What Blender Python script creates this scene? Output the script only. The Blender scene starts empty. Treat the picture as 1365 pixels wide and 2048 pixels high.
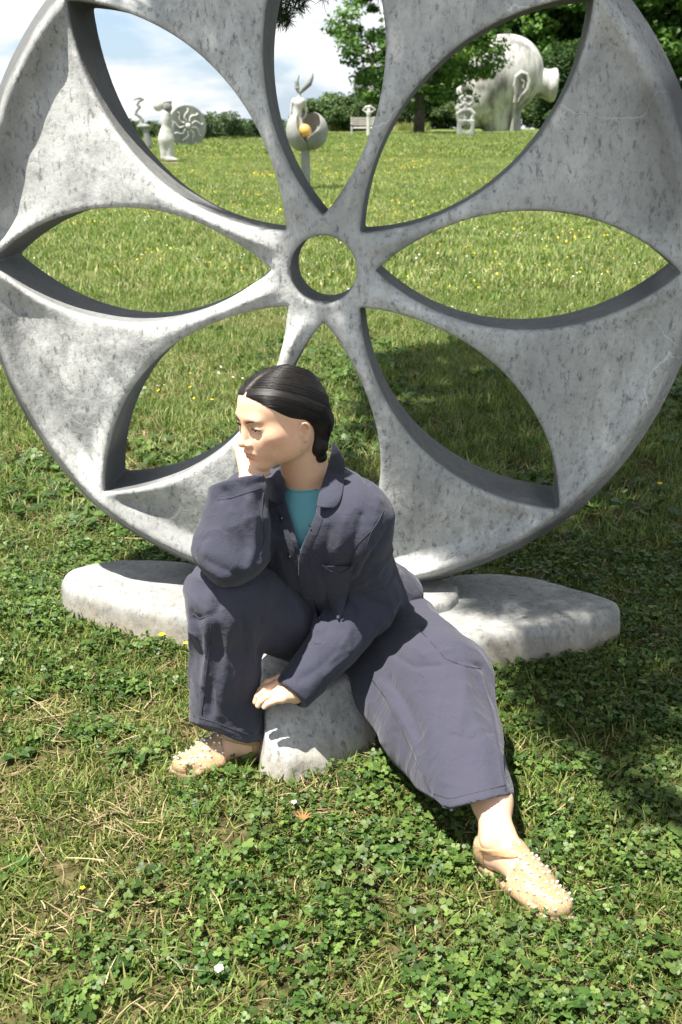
import bpy, bmesh, math, random
import numpy as np
from mathutils import Vector, Matrix
random.seed(7); np.random.seed(7)
S = bpy.context.scene
COL = S.collection
pi = math.pi

# ------------------------------------------------------------------ camera, world, sun, exposure
CAM_Z, PITCH, FPX = 1.30, 0.347, 2200.0
cam_d = bpy.data.cameras.new('camera'); cam = bpy.data.objects.new('camera', cam_d); COL.objects.link(cam)
cam.location = (0, 0, CAM_Z); cam.rotation_euler = (pi/2 - PITCH, 0, 0)
cam_d.sensor_fit = 'VERTICAL'; cam_d.sensor_height = 36; cam_d.lens = 36*FPX/2048
cam_d.clip_start = 0.05; cam_d.clip_end = 3000
cam_d.dof.use_dof = True; cam_d.dof.focus_distance = 2.25; cam_d.dof.aperture_fstop = 9.0
S.camera = cam
SUN = Vector((-0.27, -0.20, 0.94)).normalized()
SUN_EL = math.asin(SUN.z); SUN_AZ = math.atan2(SUN.x, SUN.y)
w = bpy.data.worlds.new('World'); S.world = w; w.use_nodes = True
nt = w.node_tree; nt.nodes.clear()
def N(nt, typ, **kw):
    n = nt.nodes.new(typ)
    for k, v in kw.items():
        if k.startswith('i_'): n.inputs[k[2:].replace('_', ' ')].default_value = v
        else: setattr(n, k, v)
    return n
L = lambda nt, a, b: nt.links.new(a, b)
sky = N(nt, 'ShaderNodeTexSky', sky_type='NISHITA', sun_disc=False, sun_elevation=SUN_EL, sun_rotation=SUN_AZ)
sky.air_density = 1.0; sky.dust_density = 0.6; sky.ozone_density = 1.2
tc = N(nt, 'ShaderNodeTexCoord')
sep = N(nt, 'ShaderNodeSeparateXYZ'); L(nt, tc.outputs['Generated'], sep.inputs[0])
zc = N(nt, 'ShaderNodeMath', operation='MAXIMUM'); zc.inputs[1].default_value = 0.012; L(nt, sep.outputs[2], zc.inputs[0])
sv = N(nt, 'ShaderNodeCombineXYZ'); L(nt, sep.outputs[0], sv.inputs[0]); L(nt, sep.outputs[1], sv.inputs[1]); L(nt, zc.outputs[0], sv.inputs[2]); L(nt, sv.outputs[0], sky.inputs['Vector'])
# project direction on a cloud layer: xy / (z + .12)
ad = N(nt, 'ShaderNodeMath', operation='ADD'); ad.inputs[1].default_value = 0.34; L(nt, sep.outputs[2], ad.inputs[0])
mx = N(nt, 'ShaderNodeMath', operation='MAXIMUM'); mx.inputs[1].default_value = 0.03; L(nt, ad.outputs[0], mx.inputs[0])
dx = N(nt, 'ShaderNodeMath', operation='DIVIDE'); L(nt, sep.outputs[0], dx.inputs[0]); L(nt, mx.outputs[0], dx.inputs[1])
dy = N(nt, 'ShaderNodeMath', operation='DIVIDE'); L(nt, sep.outputs[1], dy.inputs[0]); L(nt, mx.outputs[0], dy.inputs[1])
cb = N(nt, 'ShaderNodeCombineXYZ'); L(nt, dx.outputs[0], cb.inputs[0]); L(nt, dy.outputs[0], cb.inputs[1])
cn = N(nt, 'ShaderNodeTexNoise', noise_dimensions='3D'); cn.inputs['Scale'].default_value = 2.9; cn.inputs['Detail'].default_value = 7
cn.inputs['Roughness'].default_value = 0.52; cn.inputs['Distortion'].default_value = 0.25
L(nt, cb.outputs[0], cn.inputs['Vector'])
cr = N(nt, 'ShaderNodeValToRGB'); cr.color_ramp.elements[0].position = 0.40; cr.color_ramp.elements[1].position = 0.54
L(nt, cn.outputs['Fac'], cr.inputs[0])
cn2 = N(nt, 'ShaderNodeTexNoise'); cn2.inputs['Scale'].default_value = 5.5; cn2.inputs['Detail'].default_value = 5
L(nt, cb.outputs[0], cn2.inputs['Vector'])
cc = N(nt, 'ShaderNodeMix', data_type='RGBA'); cc.inputs[6].default_value = (7.0, 7.5, 8.3, 1); cc.inputs[7].default_value = (9.6, 9.4, 9.0, 1)
L(nt, cn2.outputs['Fac'], cc.inputs[0])
mix = N(nt, 'ShaderNodeMix', data_type='RGBA')
hz = N(nt, 'ShaderNodeMix', data_type='RGBA'); hz.inputs[0].default_value = 0.5; hz.inputs[7].default_value = (4.4, 6.2, 8.8, 1)
L(nt, sky.outputs[0], hz.inputs[6])
L(nt, cr.outputs[0], mix.inputs[0]); L(nt, hz.outputs[2], mix.inputs[6]); L(nt, cc.outputs[2], mix.inputs[7])
bg = N(nt, 'ShaderNodeBackground'); bg.inputs['Strength'].default_value = 0.05
L(nt, mix.outputs[2], bg.inputs[0])
wo = N(nt, 'ShaderNodeOutputWorld'); L(nt, bg.outputs[0], wo.inputs[0])
sd = bpy.data.lights.new('sun', 'SUN'); sd.energy = 5.0; sd.angle = math.radians(0.53); sd.color = (1, 0.955, 0.88)
sun = bpy.data.objects.new('sun', sd); COL.objects.link(sun)
sun.rotation_euler = SUN.to_track_quat('Z', 'Y').to_euler()
S.view_settings.view_transform = 'Standard'; S.view_settings.look = 'None'
S.view_settings.exposure = 1.43; S.view_settings.gamma = 1.0; S.view_settings.use_curve_mapping = False

# ------------------------------------------------------------------ helpers
cp_, sp_ = math.cos(PITCH), math.sin(PITCH)
def P(px, py, D):
    """world point seen at full-size photo pixel (px,py) at horizontal distance D"""
    t = (1024-py)/FPX; a = (px-682.5)/FPX
    # dir = a*X + t*U + F ; F=(0,c,-s) U=(0,s,c)
    d = np.array([a, t*sp_+cp_, t*cp_-sp_]); k = D/d[1]
    return np.array([0, 0, CAM_Z]) + d*k
def ray(px, py):
    t = (1024-py)/FPX; a = (px-682.5)/FPX
    d = np.array([a, t*sp_+cp_, t*cp_-sp_]); return d/np.linalg.norm(d)
def G(px, py, z=0.0):
    d = ray(px, py); k = (z-CAM_Z)/d[2]; return np.array([0, 0, CAM_Z]) + d*k
def tag(o, label=None, cat=None, group=None, kind=None):
    if label: o['label'] = label
    if cat: o['category'] = cat
    if group: o['group'] = group
    if kind: o['kind'] = kind
    return o
def empty(name, loc=(0, 0, 0), rz=0.0, **kw):
    o = bpy.data.objects.new(name, None); COL.objects.link(o); o.location = loc; o.rotation_euler = (0, 0, rz)
    return tag(o, **kw)
def link(name, me, mat=None, parent=None, smooth=True, loc=None):
    o = bpy.data.objects.new(name, me); COL.objects.link(o)
    if mat is not None and not me.materials: me.materials.append(mat)
    if smooth: me.polygons.foreach_set('use_smooth', [True]*len(me.polygons))
    if parent is not None:
        o.parent = parent
        # vertices are given in world space -> undo parent transform
        if loc is None:
            o.matrix_parent_inverse = parent_inv(parent)
        else: o.location = loc
    elif loc is not None: o.location = loc
    return o
def world_of(o):
    m = Matrix.LocRotScale(o.location, o.rotation_euler, o.scale)
    if o.parent is not None: m = world_of(o.parent) @ o.matrix_parent_inverse @ m
    return m
def parent_inv(p): return world_of(p).inverted()
def mesh_np(name, V, F):
    me = bpy.data.meshes.new(name)
    V = np.asarray(V, dtype=np.float32); F = np.asarray(F, dtype=np.int32); k = F.shape[1]
    me.vertices.add(len(V)); me.vertices.foreach_set('co', V.ravel())
    me.loops.add(F.size); me.loops.foreach_set('vertex_index', F.ravel())
    me.polygons.add(len(F)); me.polygons.foreach_set('loop_start', np.arange(0, F.size, k, dtype=np.int32))
    me.update(calc_edges=True); me.validate()
    return me
def attr(me, name, vals, typ='FLOAT'):
    a = me.attributes.new(name, typ, 'POINT')
    if typ == 'FLOAT': a.data.foreach_set('value', np.asarray(vals, dtype=np.float32))
    else:
        v = np.asarray(vals, dtype=np.float32)
        if v.shape[1] == 3: v = np.concatenate([v, np.ones((len(v), 1), np.float32)], 1)
        a.data.foreach_set('color', v.ravel())

# ---- value noise
_lat = np.random.RandomState(3).rand(64, 64, 64).astype(np.float32)
def vnoise(p):
    i = np.floor(p).astype(np.int64); f = (p-i).astype(np.float32); f = f*f*(3-2*f); i &= 63; j = (i+1) & 63
    x0, y0, z0 = i[..., 0], i[..., 1], i[..., 2]; x1, y1, z1 = j[..., 0], j[..., 1], j[..., 2]
    fx, fy, fz = f[..., 0], f[..., 1], f[..., 2]
    c00 = _lat[x0, y0, z0]*(1-fx)+_lat[x1, y0, z0]*fx; c10 = _lat[x0, y1, z0]*(1-fx)+_lat[x1, y1, z0]*fx
    c01 = _lat[x0, y0, z1]*(1-fx)+_lat[x1, y0, z1]*fx; c11 = _lat[x0, y1, z1]*(1-fx)+_lat[x1, y1, z1]*fx
    c0 = c00*(1-fy)+c10*fy; c1 = c01*(1-fy)+c11*fy
    return (c0*(1-fz)+c1*fz)
def fbm(p, o=3):
    s = 0; a = .5
    for k in range(o): s = s+a*vnoise(p*(2**k)+k*7.3); a *= .5
    return s/(1-.5**o)
# ---- SDF toolkit
def A3(v): return np.asarray(v, dtype=np.float64)
def smin(a, b, k):
    if k <= 0: return np.minimum(a, b)
    h = np.maximum(k-np.abs(a-b), 0)/k; return np.minimum(a, b)-h*h*k*.25
def smax(a, b, k): return -smin(-a, -b, k)
def basis(x=None, y=None, z=None):
    """orthonormal rows; first given axis is exact"""
    if y is not None and z is not None:
        y = A3(y)/np.linalg.norm(y); x = np.cross(y, z); x /= np.linalg.norm(x); z = np.cross(x, y)
    return np.array([x, y, z])
def fold_fn(pl, A, fs, fc, seed):
    """pl: local coords (s along, u, v). ridged anisotropic noise, zero-mean"""
    q = np.stack([pl[..., 0]*fs, pl[..., 1]*fc, pl[..., 2]*fc], -1)+seed*11.7
    wv = vnoise(q*.6+5.1)
    q = q+wv[..., None]*1.1
    n = vnoise(q); r = 1-np.abs(2*n-1)
    n2 = vnoise(q*2.1+3.3)
    return A*.85*((r**2.4)*1.5-.55+.25*(n2-.5))
def cone(a, b, ra, rb, flat=None, fold=None):
    """tapered capsule, optional flatten=(axis vector, factor) , fold=(A,fs,fc,seed)"""
    a = A3(a); b = A3(b); ba = b-a; l = np.linalg.norm(ba); e0 = ba/l
    t_ = np.array([0, 0, 1.]) if abs(e0[2]) < .9 else np.array([1., 0, 0])
    if flat is not None: fa = A3(flat[0]); fa = fa-e0*(fa@e0); fa /= np.linalg.norm(fa)
    else: fa = np.cross(e0, t_); fa /= np.linalg.norm(fa)
    fb = np.cross(e0, fa); fl = flat[1] if flat is not None else 1.0
    def f(p):
        d = p-a; s = d@e0; u = d@fa; v = d@fb
        if fl != 1.0: u2 = u/fl
        else: u2 = u
        t = np.clip(s/l, 0, 1); r = ra+(rb-ra)*t
        q = np.sqrt((s-t*l)**2+u2**2+v**2)
        o = (q-r)
        if fl != 1.0:
            # scale correction
            n = np.sqrt((s-t*l)**2+u**2+v**2)
            o = o*np.clip(n/np.maximum(q, 1e-6), min(fl, 1), max(1, fl)) if fl > 1 else o*np.clip(n/np.maximum(q, 1e-6), fl, 1)
        if fold is not None: o = o-fold_fn(np.stack([s, u, v], -1), *fold)
        return o
    return f
def ell(c, r, R=None, fold=None):
    c = A3(c); r = A3(r)
    def f(p):
        d = p-c
        if R is not None: d = d@R.T
        k0 = np.sqrt(((d/r)**2).sum(-1)); k1 = np.sqrt(((d/(r*r))**2).sum(-1))
        o = k0*(k0-1)/np.maximum(k1, 1e-9)
        o = np.where(k0 < .05, -r.min(), o)
        if fold is not None: o = o-fold_fn(d, *fold)
        return o
    return f
def rbox(c, h, rad, R=None):
    c = A3(c); h = A3(h)-rad
    def f(p):
        d = p-c
        if R is not None: d = d@R.T
        q = np.abs(d)-h
        return np.sqrt((np.maximum(q, 0)**2).sum(-1))+np.minimum(q.max(-1), 0)-rad
    return f
def plane(pt, n):
    pt = A3(pt); n = A3(n)/np.linalg.norm(n)
    return lambda p: (p-pt)@n
def poly(pts, r, rends=None):
    pts = [A3(q) for q in pts]
    rr = rends if rends is not None else [r]*len(pts)
    def f(p):
        o = None
        for i in range(len(pts)-1):
            a = pts[i]; ba = pts[i+1]-a; d = p-a; t = np.clip((d@ba)/(ba@ba), 0, 1)
            q = np.sqrt(((d-t[..., None]*ba)**2).sum(-1))-(rr[i]+(rr[i+1]-rr[i])*t)
            o = q if o is None else np.minimum(o, q)
        return o
    return f
class Sdf:
    def __init__(s): s.ops = []
    def u(s, f, k=.02): s.ops.append(('u', k, f)); return s
    def s(s, f, k=.01): s.ops.append(('s', k, f)); return s
    def i(s, f, k=.005): s.ops.append(('i', k, f)); return s
    def d(s, f, r=.05): s.ops.append(('d', r, f)); return s        # f(p)->displacement outwards
    def __call__(s, p, act=None):
        o = np.full(p.shape[:-1], 1.0)
        for n, (op, k, f) in enumerate(s.ops):
            if act is not None and not act[n]: continue
            if op == 'u': o = smin(o, f(p), k)
            elif op == 's': o = smax(o, -f(p), k)
            elif op == 'i': o = smax(o, f(p), k)
            else: o = o-f(p)
        return o
    def march(s, px, py, lo=1.0, hi=4.0, off=0.0):
        d = ray(px, py); o = np.array([0, 0, CAM_Z]); t = lo
        for _ in range(140):
            v = s(np.array([o+d*t]))[0]
            if v < .0004: break
            t += max(v*.7, .0004)
            if t > hi: return None
        return o+d*(t-off)
    def normal(s, p, e=.002):
        p = A3(p); E = np.eye(3)*e
        n = np.array([s(np.array([p+E[i]]))[0]-s(np.array([p-E[i]]))[0] for i in range(3)]); return n/np.linalg.norm(n)
def sdf_mesh(sd, lo, hi, h, name, B=14):
    lo = A3(lo); hi = A3(hi); nb = np.ceil((hi-lo)/(h*B)).astype(int)
    ax = [lo[i]+(np.arange(nb[i])+.5)*h*B for i in range(3)]
    C = np.stack(np.meshgrid(*ax, indexing='ij'), -1).reshape(-1, 3); BI = np.stack(np.meshgrid(*[np.arange(n) for n in nb], indexing='ij'), -1).reshape(-1, 3)
    R = math.sqrt(3)*h*B/2+h
    vals = []
    for (op, k, f) in sd.ops:
        vals.append(f(C) if op != 'd' else (f.bound(C) if hasattr(f, 'bound') else None))
    act = np.zeros((len(C), len(sd.ops)), bool)
    for n, (op, k, f) in enumerate(sd.ops):
        if op == 'd': act[:, n] = True if vals[n] is None else vals[n] < R
        elif op == 'i': act[:, n] = True
        else: act[:, n] = vals[n] < R*1.7+k+.02
    full = sd(C)
    on = (np.abs(full) < R*1.7+.012)
    NX = nb*B+2
    g = np.arange(B+1)*h; grid = np.stack(np.meshgrid(g, g, g, indexing='ij'), -1)
    ids = []; pos = []; quads = []
    def cid(i, j, k): return (i*NX[1]+j)*NX[2]+k
    corner = [(a, b, c) for a in (0, 1) for b in (0, 1) for c in (0, 1)]
    edges = [(a, b) for a in range(8) for b in range(a+1, 8) if bin(a ^ b).count('1') == 1]
    for n in np.nonzero(on)[0]:
        o = lo+BI[n]*B*h
        v = sd((grid+o).reshape(-1, 3), act[n]).reshape(B+1, B+1, B+1)
        sg = v < 0
        if sg.all() or not sg.any(): continue
        cnt = sum(sg[a:a+B, b:b+B, c:c+B].astype(int) for a, b, c in corner)
        I = np.argwhere((cnt > 0) & (cnt < 8))
        cv = np.stack([v[I[:, 0]+a, I[:, 1]+b, I[:, 2]+c] for a, b, c in corner], 1)
        acc = np.zeros((len(I), 3)); m = np.zeros(len(I))
        cc_ = np.array(corner, float)
        for a, b in edges:
            x = (cv[:, a] < 0) != (cv[:, b] < 0)
            t = cv[x, a]/(cv[x, a]-cv[x, b])
            acc[x] += cc_[a]+(cc_[b]-cc_[a])*t[:, None]; m[x] += 1
        pos.append(o+(I+acc/m[:, None])*h)
        gi = I+BI[n]*B+1
        ids.append(cid(gi[:, 0], gi[:, 1], gi[:, 2]))
        for axn in range(3):
            sl = [slice(0, B)]*3; s2 = [slice(0, B)]*3; s2[axn] = slice(1, B+1)
            a = sg[tuple(sl)]; b = sg[tuple(s2)]
            E_ = np.argwhere(a != b)
            if not len(E_): continue
            fl = a[E_[:, 0], E_[:, 1], E_[:, 2]]
            e = E_+BI[n]*B+1; u_, v_ = [(1, 2), (2, 0), (0, 1)][axn]
            q = []
            for du, dv in ((0, 0), (-1, 0), (-1, -1), (0, -1)):
                w_ = e.copy(); w_[:, u_] += du; w_[:, v_] += dv; q.append(cid(w_[:, 0], w_[:, 1], w_[:, 2]))
            q = np.stack(q, 1); q[~fl] = q[~fl][:, ::-1]; quads.append(q)
    ids = np.concatenate(ids); pos = np.concatenate(pos); quads = np.concatenate(quads)
    so = np.argsort(ids); ids = ids[so]; pos = pos[so]
    ix = np.searchsorted(ids, quads); ix = np.clip(ix, 0, len(ids)-1); ok = (ids[ix] == quads).all(1)
    return mesh_np(name, pos, ix[ok])
def verts_of(me):
    a = np.empty(len(me.vertices)*3, np.float32); me.vertices.foreach_get('co', a); return a.reshape(-1, 3).astype(float)
# ---- simple mesh makers
def tube_np(pts, rad, n=8, caps=True):
    pts = [A3(q) for q in pts]; rr = rad if hasattr(rad, '__len__') else [rad]*len(pts)
    V = []; F = []; prev = None
    for i, p in enumerate(pts):
        t = pts[min(i+1, len(pts)-1)]-pts[max(i-1, 0)]; t = t/(np.linalg.norm(t)+1e-12)
        if prev is None: a = np.cross(t, [0, 0, 1.] if abs(t[2]) < .9 else [1., 0, 0])
        else: a = prev-t*(prev@t)
        a /= np.linalg.norm(a); prev = a; b = np.cross(t, a)
        for k in range(n):
            an = 2*pi*k/n; V.append(p+rr[i]*(math.cos(an)*a+math.sin(an)*b))
    for i in range(len(pts)-1):
        for k in range(n): F.append((i*n+k, i*n+(k+1) % n, (i+1)*n+(k+1) % n, (i+1)*n+k))
    if caps:
        c0 = len(V); V.append(pts[0]); c1 = len(V); V.append(pts[-1])
        for k in range(n):
            F.append((c0, (k+1) % n, k, k)); e = (len(pts)-1)*n; F.append((c1, e+k, e+(k+1) % n, e+(k+1) % n))
    return V, F
def build(name, parts, mat, parent=None, smooth=True, loc=None):
    """parts: list of (V,F) with mixed tri/quad (quads may repeat last index)"""
    V = []; F = []
    for v, f in parts:
        o = len(V); V.extend([tuple(map(float, q)) for q in v])
        for q in f:
            q = [x for i, x in enumerate(q) if i == 0 or x != q[i-1]]
            F.append([x+o for x in q])
    me = bpy.data.meshes.new(name); me.from_pydata(V, [], F); me.update()
    return link(name, me, mat, parent, smooth, loc)
def ball_np(c, r, nu=8, nv=6):
    c = A3(c); r = A3(r)*np.ones(3); V = [c+r*[0, 0, 1]]; F = []
    for i in range(1, nv):
        th = pi*i/nv
        for j in range(nu):
            ph = 2*pi*j/nu; V.append(c+r*[math.sin(th)*math.cos(ph), math.sin(th)*math.sin(ph), math.cos(th)])
    V.append(c-r*[0, 0, 1])
    for j in range(nu): F.append((0, 1+j, 1+(j+1) % nu))
    for i in range(nv-2):
        for j in range(nu): a = 1+i*nu; F.append((a+j, a+nu+j, a+nu+(j+1) % nu, a+(j+1) % nu))
    a = 1+(nv-2)*nu
    for j in range(nu): F.append((a+j, len(V)-1, a+(j+1) % nu))
    return V, F
# ---- materials
def mat_new(name, rough=.8, base=(.5, .5, .5), spec=.3):
    m = bpy.data.materials.new(name); m.use_nodes = True; nt = m.node_tree
    b = nt.nodes['Principled BSDF']; b.inputs['Roughness'].default_value = rough; b.inputs['Base Color'].default_value = (*base, 1)
    b.inputs['Specular IOR Level'].default_value = spec
    return m, nt, b
def noise(nt, vec, scale, detail=4, rough=.55, dist=0.0):
    n = N(nt, 'ShaderNodeTexNoise'); n.inputs['Scale'].default_value = scale; n.inputs['Detail'].default_value = detail
    n.inputs['Roughness'].default_value = rough; n.inputs['Distortion'].default_value = dist
    if vec is not None: L(nt, vec, n.inputs['Vector'])
    return n.outputs['Fac']
def ramp(nt, fac, stops):
    r = N(nt, 'ShaderNodeValToRGB'); e = r.color_ramp.elements
    while len(e) < len(stops): e.new(.5)
    for q, (p_, c) in zip(e, stops):
        q.position = p_; q.color = (*c, 1) if len(c) == 3 else c
    L(nt, fac, r.inputs[0]); return r.outputs[0]
def mixc(nt, fac, a, b, mode='MIX'):
    m = N(nt, 'ShaderNodeMix', data_type='RGBA', blend_type=mode)
    for s, v in ((0, fac), (6, a), (7, b)):
        if hasattr(v, 'is_output'): L(nt, v, m.inputs[s])
        elif s == 0: m.inputs[0].default_value = v
        else: m.inputs[s].default_value = (*v, 1)
    return m.outputs[2]
def bump(nt, h, strength, dist, nrm=None):
    b = N(nt, 'ShaderNodeBump'); b.inputs['Strength'].default_value = strength; b.inputs['Distance'].default_value = dist
    L(nt, h, b.inputs['Height'])
    if nrm is not None: L(nt, nrm, b.inputs['Normal'])
    return b.outputs[0]
def mapping(nt, vec, scale=(1, 1, 1), rot=(0, 0, 0)):
    m = N(nt, 'ShaderNodeMapping'); m.inputs['Scale'].default_value = scale; m.inputs['Rotation'].default_value = rot
    L(nt, vec, m.inputs['Vector']); return m.outputs[0]
# ------------------------------------------------------------------ concrete
def concrete(name, wall=False, light=(.62, .625, .60), dark=(.10, .10, .098), dirt=0.0, stain=(.30, .25, .18)):
    m, nt, b = mat_new(name, .92, spec=.15)
    g = N(nt, 'ShaderNodeNewGeometry').outputs['Position']
    big = noise(nt, g, 2.6, 5, .6, .4)
    streak = noise(nt, mapping(nt, g, (12, 12, 5)), 2.0, 9, .74, .2)
    fine = noise(nt, g, 85, 4, .7)
    spk = noise(nt, mapping(nt, g, (75, 75, 38)), 1.0, 6, .75)
    c = ramp(nt, streak, [(.28, tuple(x*.50 for x in light)), (.44, tuple(x*.80 for x in light)), (.55, light), (.75, tuple(min(1, x*1.15) for x in light))])
    c = mixc(nt, ramp(nt, big, [(.38, (0, 0, 0)), (.60, (.75, .75, .75))]), c, tuple(x*.60 for x in light))
    blot = noise(nt, g, 7.5, 7, .7, .3); c = mixc(nt, ramp(nt, blot, [(.50, (0, 0, 0)), (.66, (.5, .5, .5))]), c, tuple(x*.45 for x in light))
    c = mixc(nt, ramp(nt, spk, [(.34, (.75, .75, .75)), (.47, (0, 0, 0))]), c, dark)
    c = mixc(nt, ramp(nt, fine, [(.34, (.2, .2, .2)), (.5, (0, 0, 0))]), c, dark)
    ck = N(nt, 'ShaderNodeTexVoronoi', feature='DISTANCE_TO_EDGE'); ck.inputs['Scale'].default_value = 1.9
    wv = N(nt, 'ShaderNodeVectorMath', operation='ADD'); L(nt, g, wv.inputs[0])
    nz = N(nt, 'ShaderNodeTexNoise'); nz.inputs['Scale'].default_value = 3.5; nz.inputs['Detail'].default_value = 6; L(nt, g, nz.inputs['Vector'])
    sc = N(nt, 'ShaderNodeVectorMath', operation='SCALE'); sc.inputs['Scale'].default_value = .5; L(nt, nz.outputs['Color'], sc.inputs[0]); L(nt, sc.outputs[0], wv.inputs[1])
    L(nt, wv.outputs[0], ck.inputs['Vector'])
    mask = noise(nt, g, 1.6, 2)
    ckr = ramp(nt, ck.outputs['Distance'], [(0, (1, 1, 1)), (.006, (0, 0, 0))])
    ckm = mixc(nt, 1.0, ckr, ramp(nt, mask, [(.52, (0, 0, 0)), (.6, (.6, .6, .6))]), 'MULTIPLY')
    c = mixc(nt, ckm, c, tuple(min(1, x*1.35) for x in light))
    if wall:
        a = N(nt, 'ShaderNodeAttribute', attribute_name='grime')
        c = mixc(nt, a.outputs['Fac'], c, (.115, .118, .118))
    if dirt > 0:
        sepz = N(nt, 'ShaderNodeSeparateXYZ'); L(nt, g, sepz.inputs[0])
        dn = noise(nt, g, 14, 5)
        ad = N(nt, 'ShaderNodeMath', operation='MULTIPLY_ADD'); ad.inputs[1].default_value = .14; L(nt, dn, ad.inputs[0]); L(nt, sepz.outputs[2], ad.inputs[2])
        c = mixc(nt, ramp(nt, ad.outputs[0], [(.075, (dirt,)*3), (.15, (0, 0, 0))]), c, stain)
    L(nt, c, b.inputs['Base Color'])
    n1 = bump(nt, spk, .35, .004)
    n2 = bump(nt, fine, .5, .002, n1)
    n3 = bump(nt, noise(nt, g, 18, 4), .35, .01, n2)
    L(nt, n3, b.inputs['Normal'])
    return m
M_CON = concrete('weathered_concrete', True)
M_BASE = concrete('base_concrete', light=(.36, .36, .34), dirt=.85)

M_SEAT = concrete('seat_concrete', light=(.52, .51, .48), dirt=.6)
# ------------------------------------------------------------------ wheel sculpture
YAW = 0.114; WC = np.array([-0.036, 2.70, 0.953])
wx = np.array([math.cos(YAW), -math.sin(YAW), 0]); wy = np.array([math.sin(YAW), math.cos(YAW), 0]); wz = np.array([0, 0, 1.])
RW = np.array([wx, wy, wz])
R1, R2, RH = .124, .836, .079
THR = np.radians([-180, -135, -110, -90, -65, -45, 0, 90, 135, 180]); ROR = [.908, .925, .898, .876, .882, .898, .902, .893, .898, .908]
HL = (R2-R1)/2; UC = (R1+R2)/2; HWD = .138; RHO = (HL**2+HWD**2)/(2*HWD)
def ss(a, b, x): t = np.clip((x-a)/(b-a), 0, 1); return t*t*(3-2*t)
def wheel(p):
    q = (p-WC)@RW.T; x, y, z = q[..., 0], q[..., 1], q[..., 2]
    wob = (vnoise(q*4.0)-.5)*.012
    r = np.sqrt(x*x+z*z); th = np.arctan2(z, x)
    sec = np.round(th/(pi/4)); a = th-sec*pi/4
    u = r*np.cos(a); v = np.abs(r*np.sin(a))
    dp = np.sqrt((u-UC)**2+(v+RHO-HWD)**2)-RHO+wob*.5          # >0 outside opening
    RO = np.interp(th, THR, ROR); k = r/RO
    outer = r-RO+wob*.3
    # front surface (negative y is front): hub stands forward, panels dish in towards a raised rim with a bevelled outside
    yf = -.062+.040*ss(.10, .80, r)
    yf = yf+.030*ss(.70, .92, k)*(1-ss(.875, .925, k))*ss(0, .05, dp)
    yf = yf-.010*np.exp(-((k-.928)/.016)**2)
    yf = yf+.080*ss(.93, 1.01, k)
    # crowned spokes
    rel = np.abs((np.abs(a)-pi/8))*r/(.35*r*r+.02)
    yf = yf-.020*(1-ss(.30, .66, r))*ss(.10, .18, r)*(1-np.clip(rel, 0, 1))
    yf = yf+(vnoise(q*6.0+4)-.5)*.009+(vnoise(q*17.0)-.5)*.004+(vnoise(q*40.0)-.5)*.0016
    yb = .092+.092*ss(.2, .8, r)
    d = smax(yf-y, y-yb, .02)
    d = smax(d, -dp, .013)
    d = smax(d, RH-r+wob*.2, .010)
    d = smax(d, outer, .015)
    return d
wh = Sdf(); wh.u(wheel, 0)
wheel_t = empty('wheel_sculpture', (WC[0], WC[1], 0), -YAW, label='large round grey concrete wheel sculpture with eight petal-shaped openings on a low stone base', cat='sculpture')
me = sdf_mesh(wh, WC-[.96, .25, .96], WC+[.96, .3, .96], .006, 'openwork_disc')
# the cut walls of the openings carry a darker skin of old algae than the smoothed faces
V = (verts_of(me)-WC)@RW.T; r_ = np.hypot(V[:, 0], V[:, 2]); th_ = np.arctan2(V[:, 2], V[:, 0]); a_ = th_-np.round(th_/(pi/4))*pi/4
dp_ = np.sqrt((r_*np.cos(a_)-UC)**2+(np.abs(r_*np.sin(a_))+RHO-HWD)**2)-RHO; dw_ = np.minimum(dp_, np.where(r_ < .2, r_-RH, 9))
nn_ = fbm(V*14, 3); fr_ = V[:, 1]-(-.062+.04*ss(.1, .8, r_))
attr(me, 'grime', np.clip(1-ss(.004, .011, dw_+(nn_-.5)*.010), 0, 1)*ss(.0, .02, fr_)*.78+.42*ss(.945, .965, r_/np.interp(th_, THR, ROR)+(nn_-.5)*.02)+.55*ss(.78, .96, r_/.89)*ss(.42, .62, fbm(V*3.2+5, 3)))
link('openwork_disc', me, M_CON, wheel_t)
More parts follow.
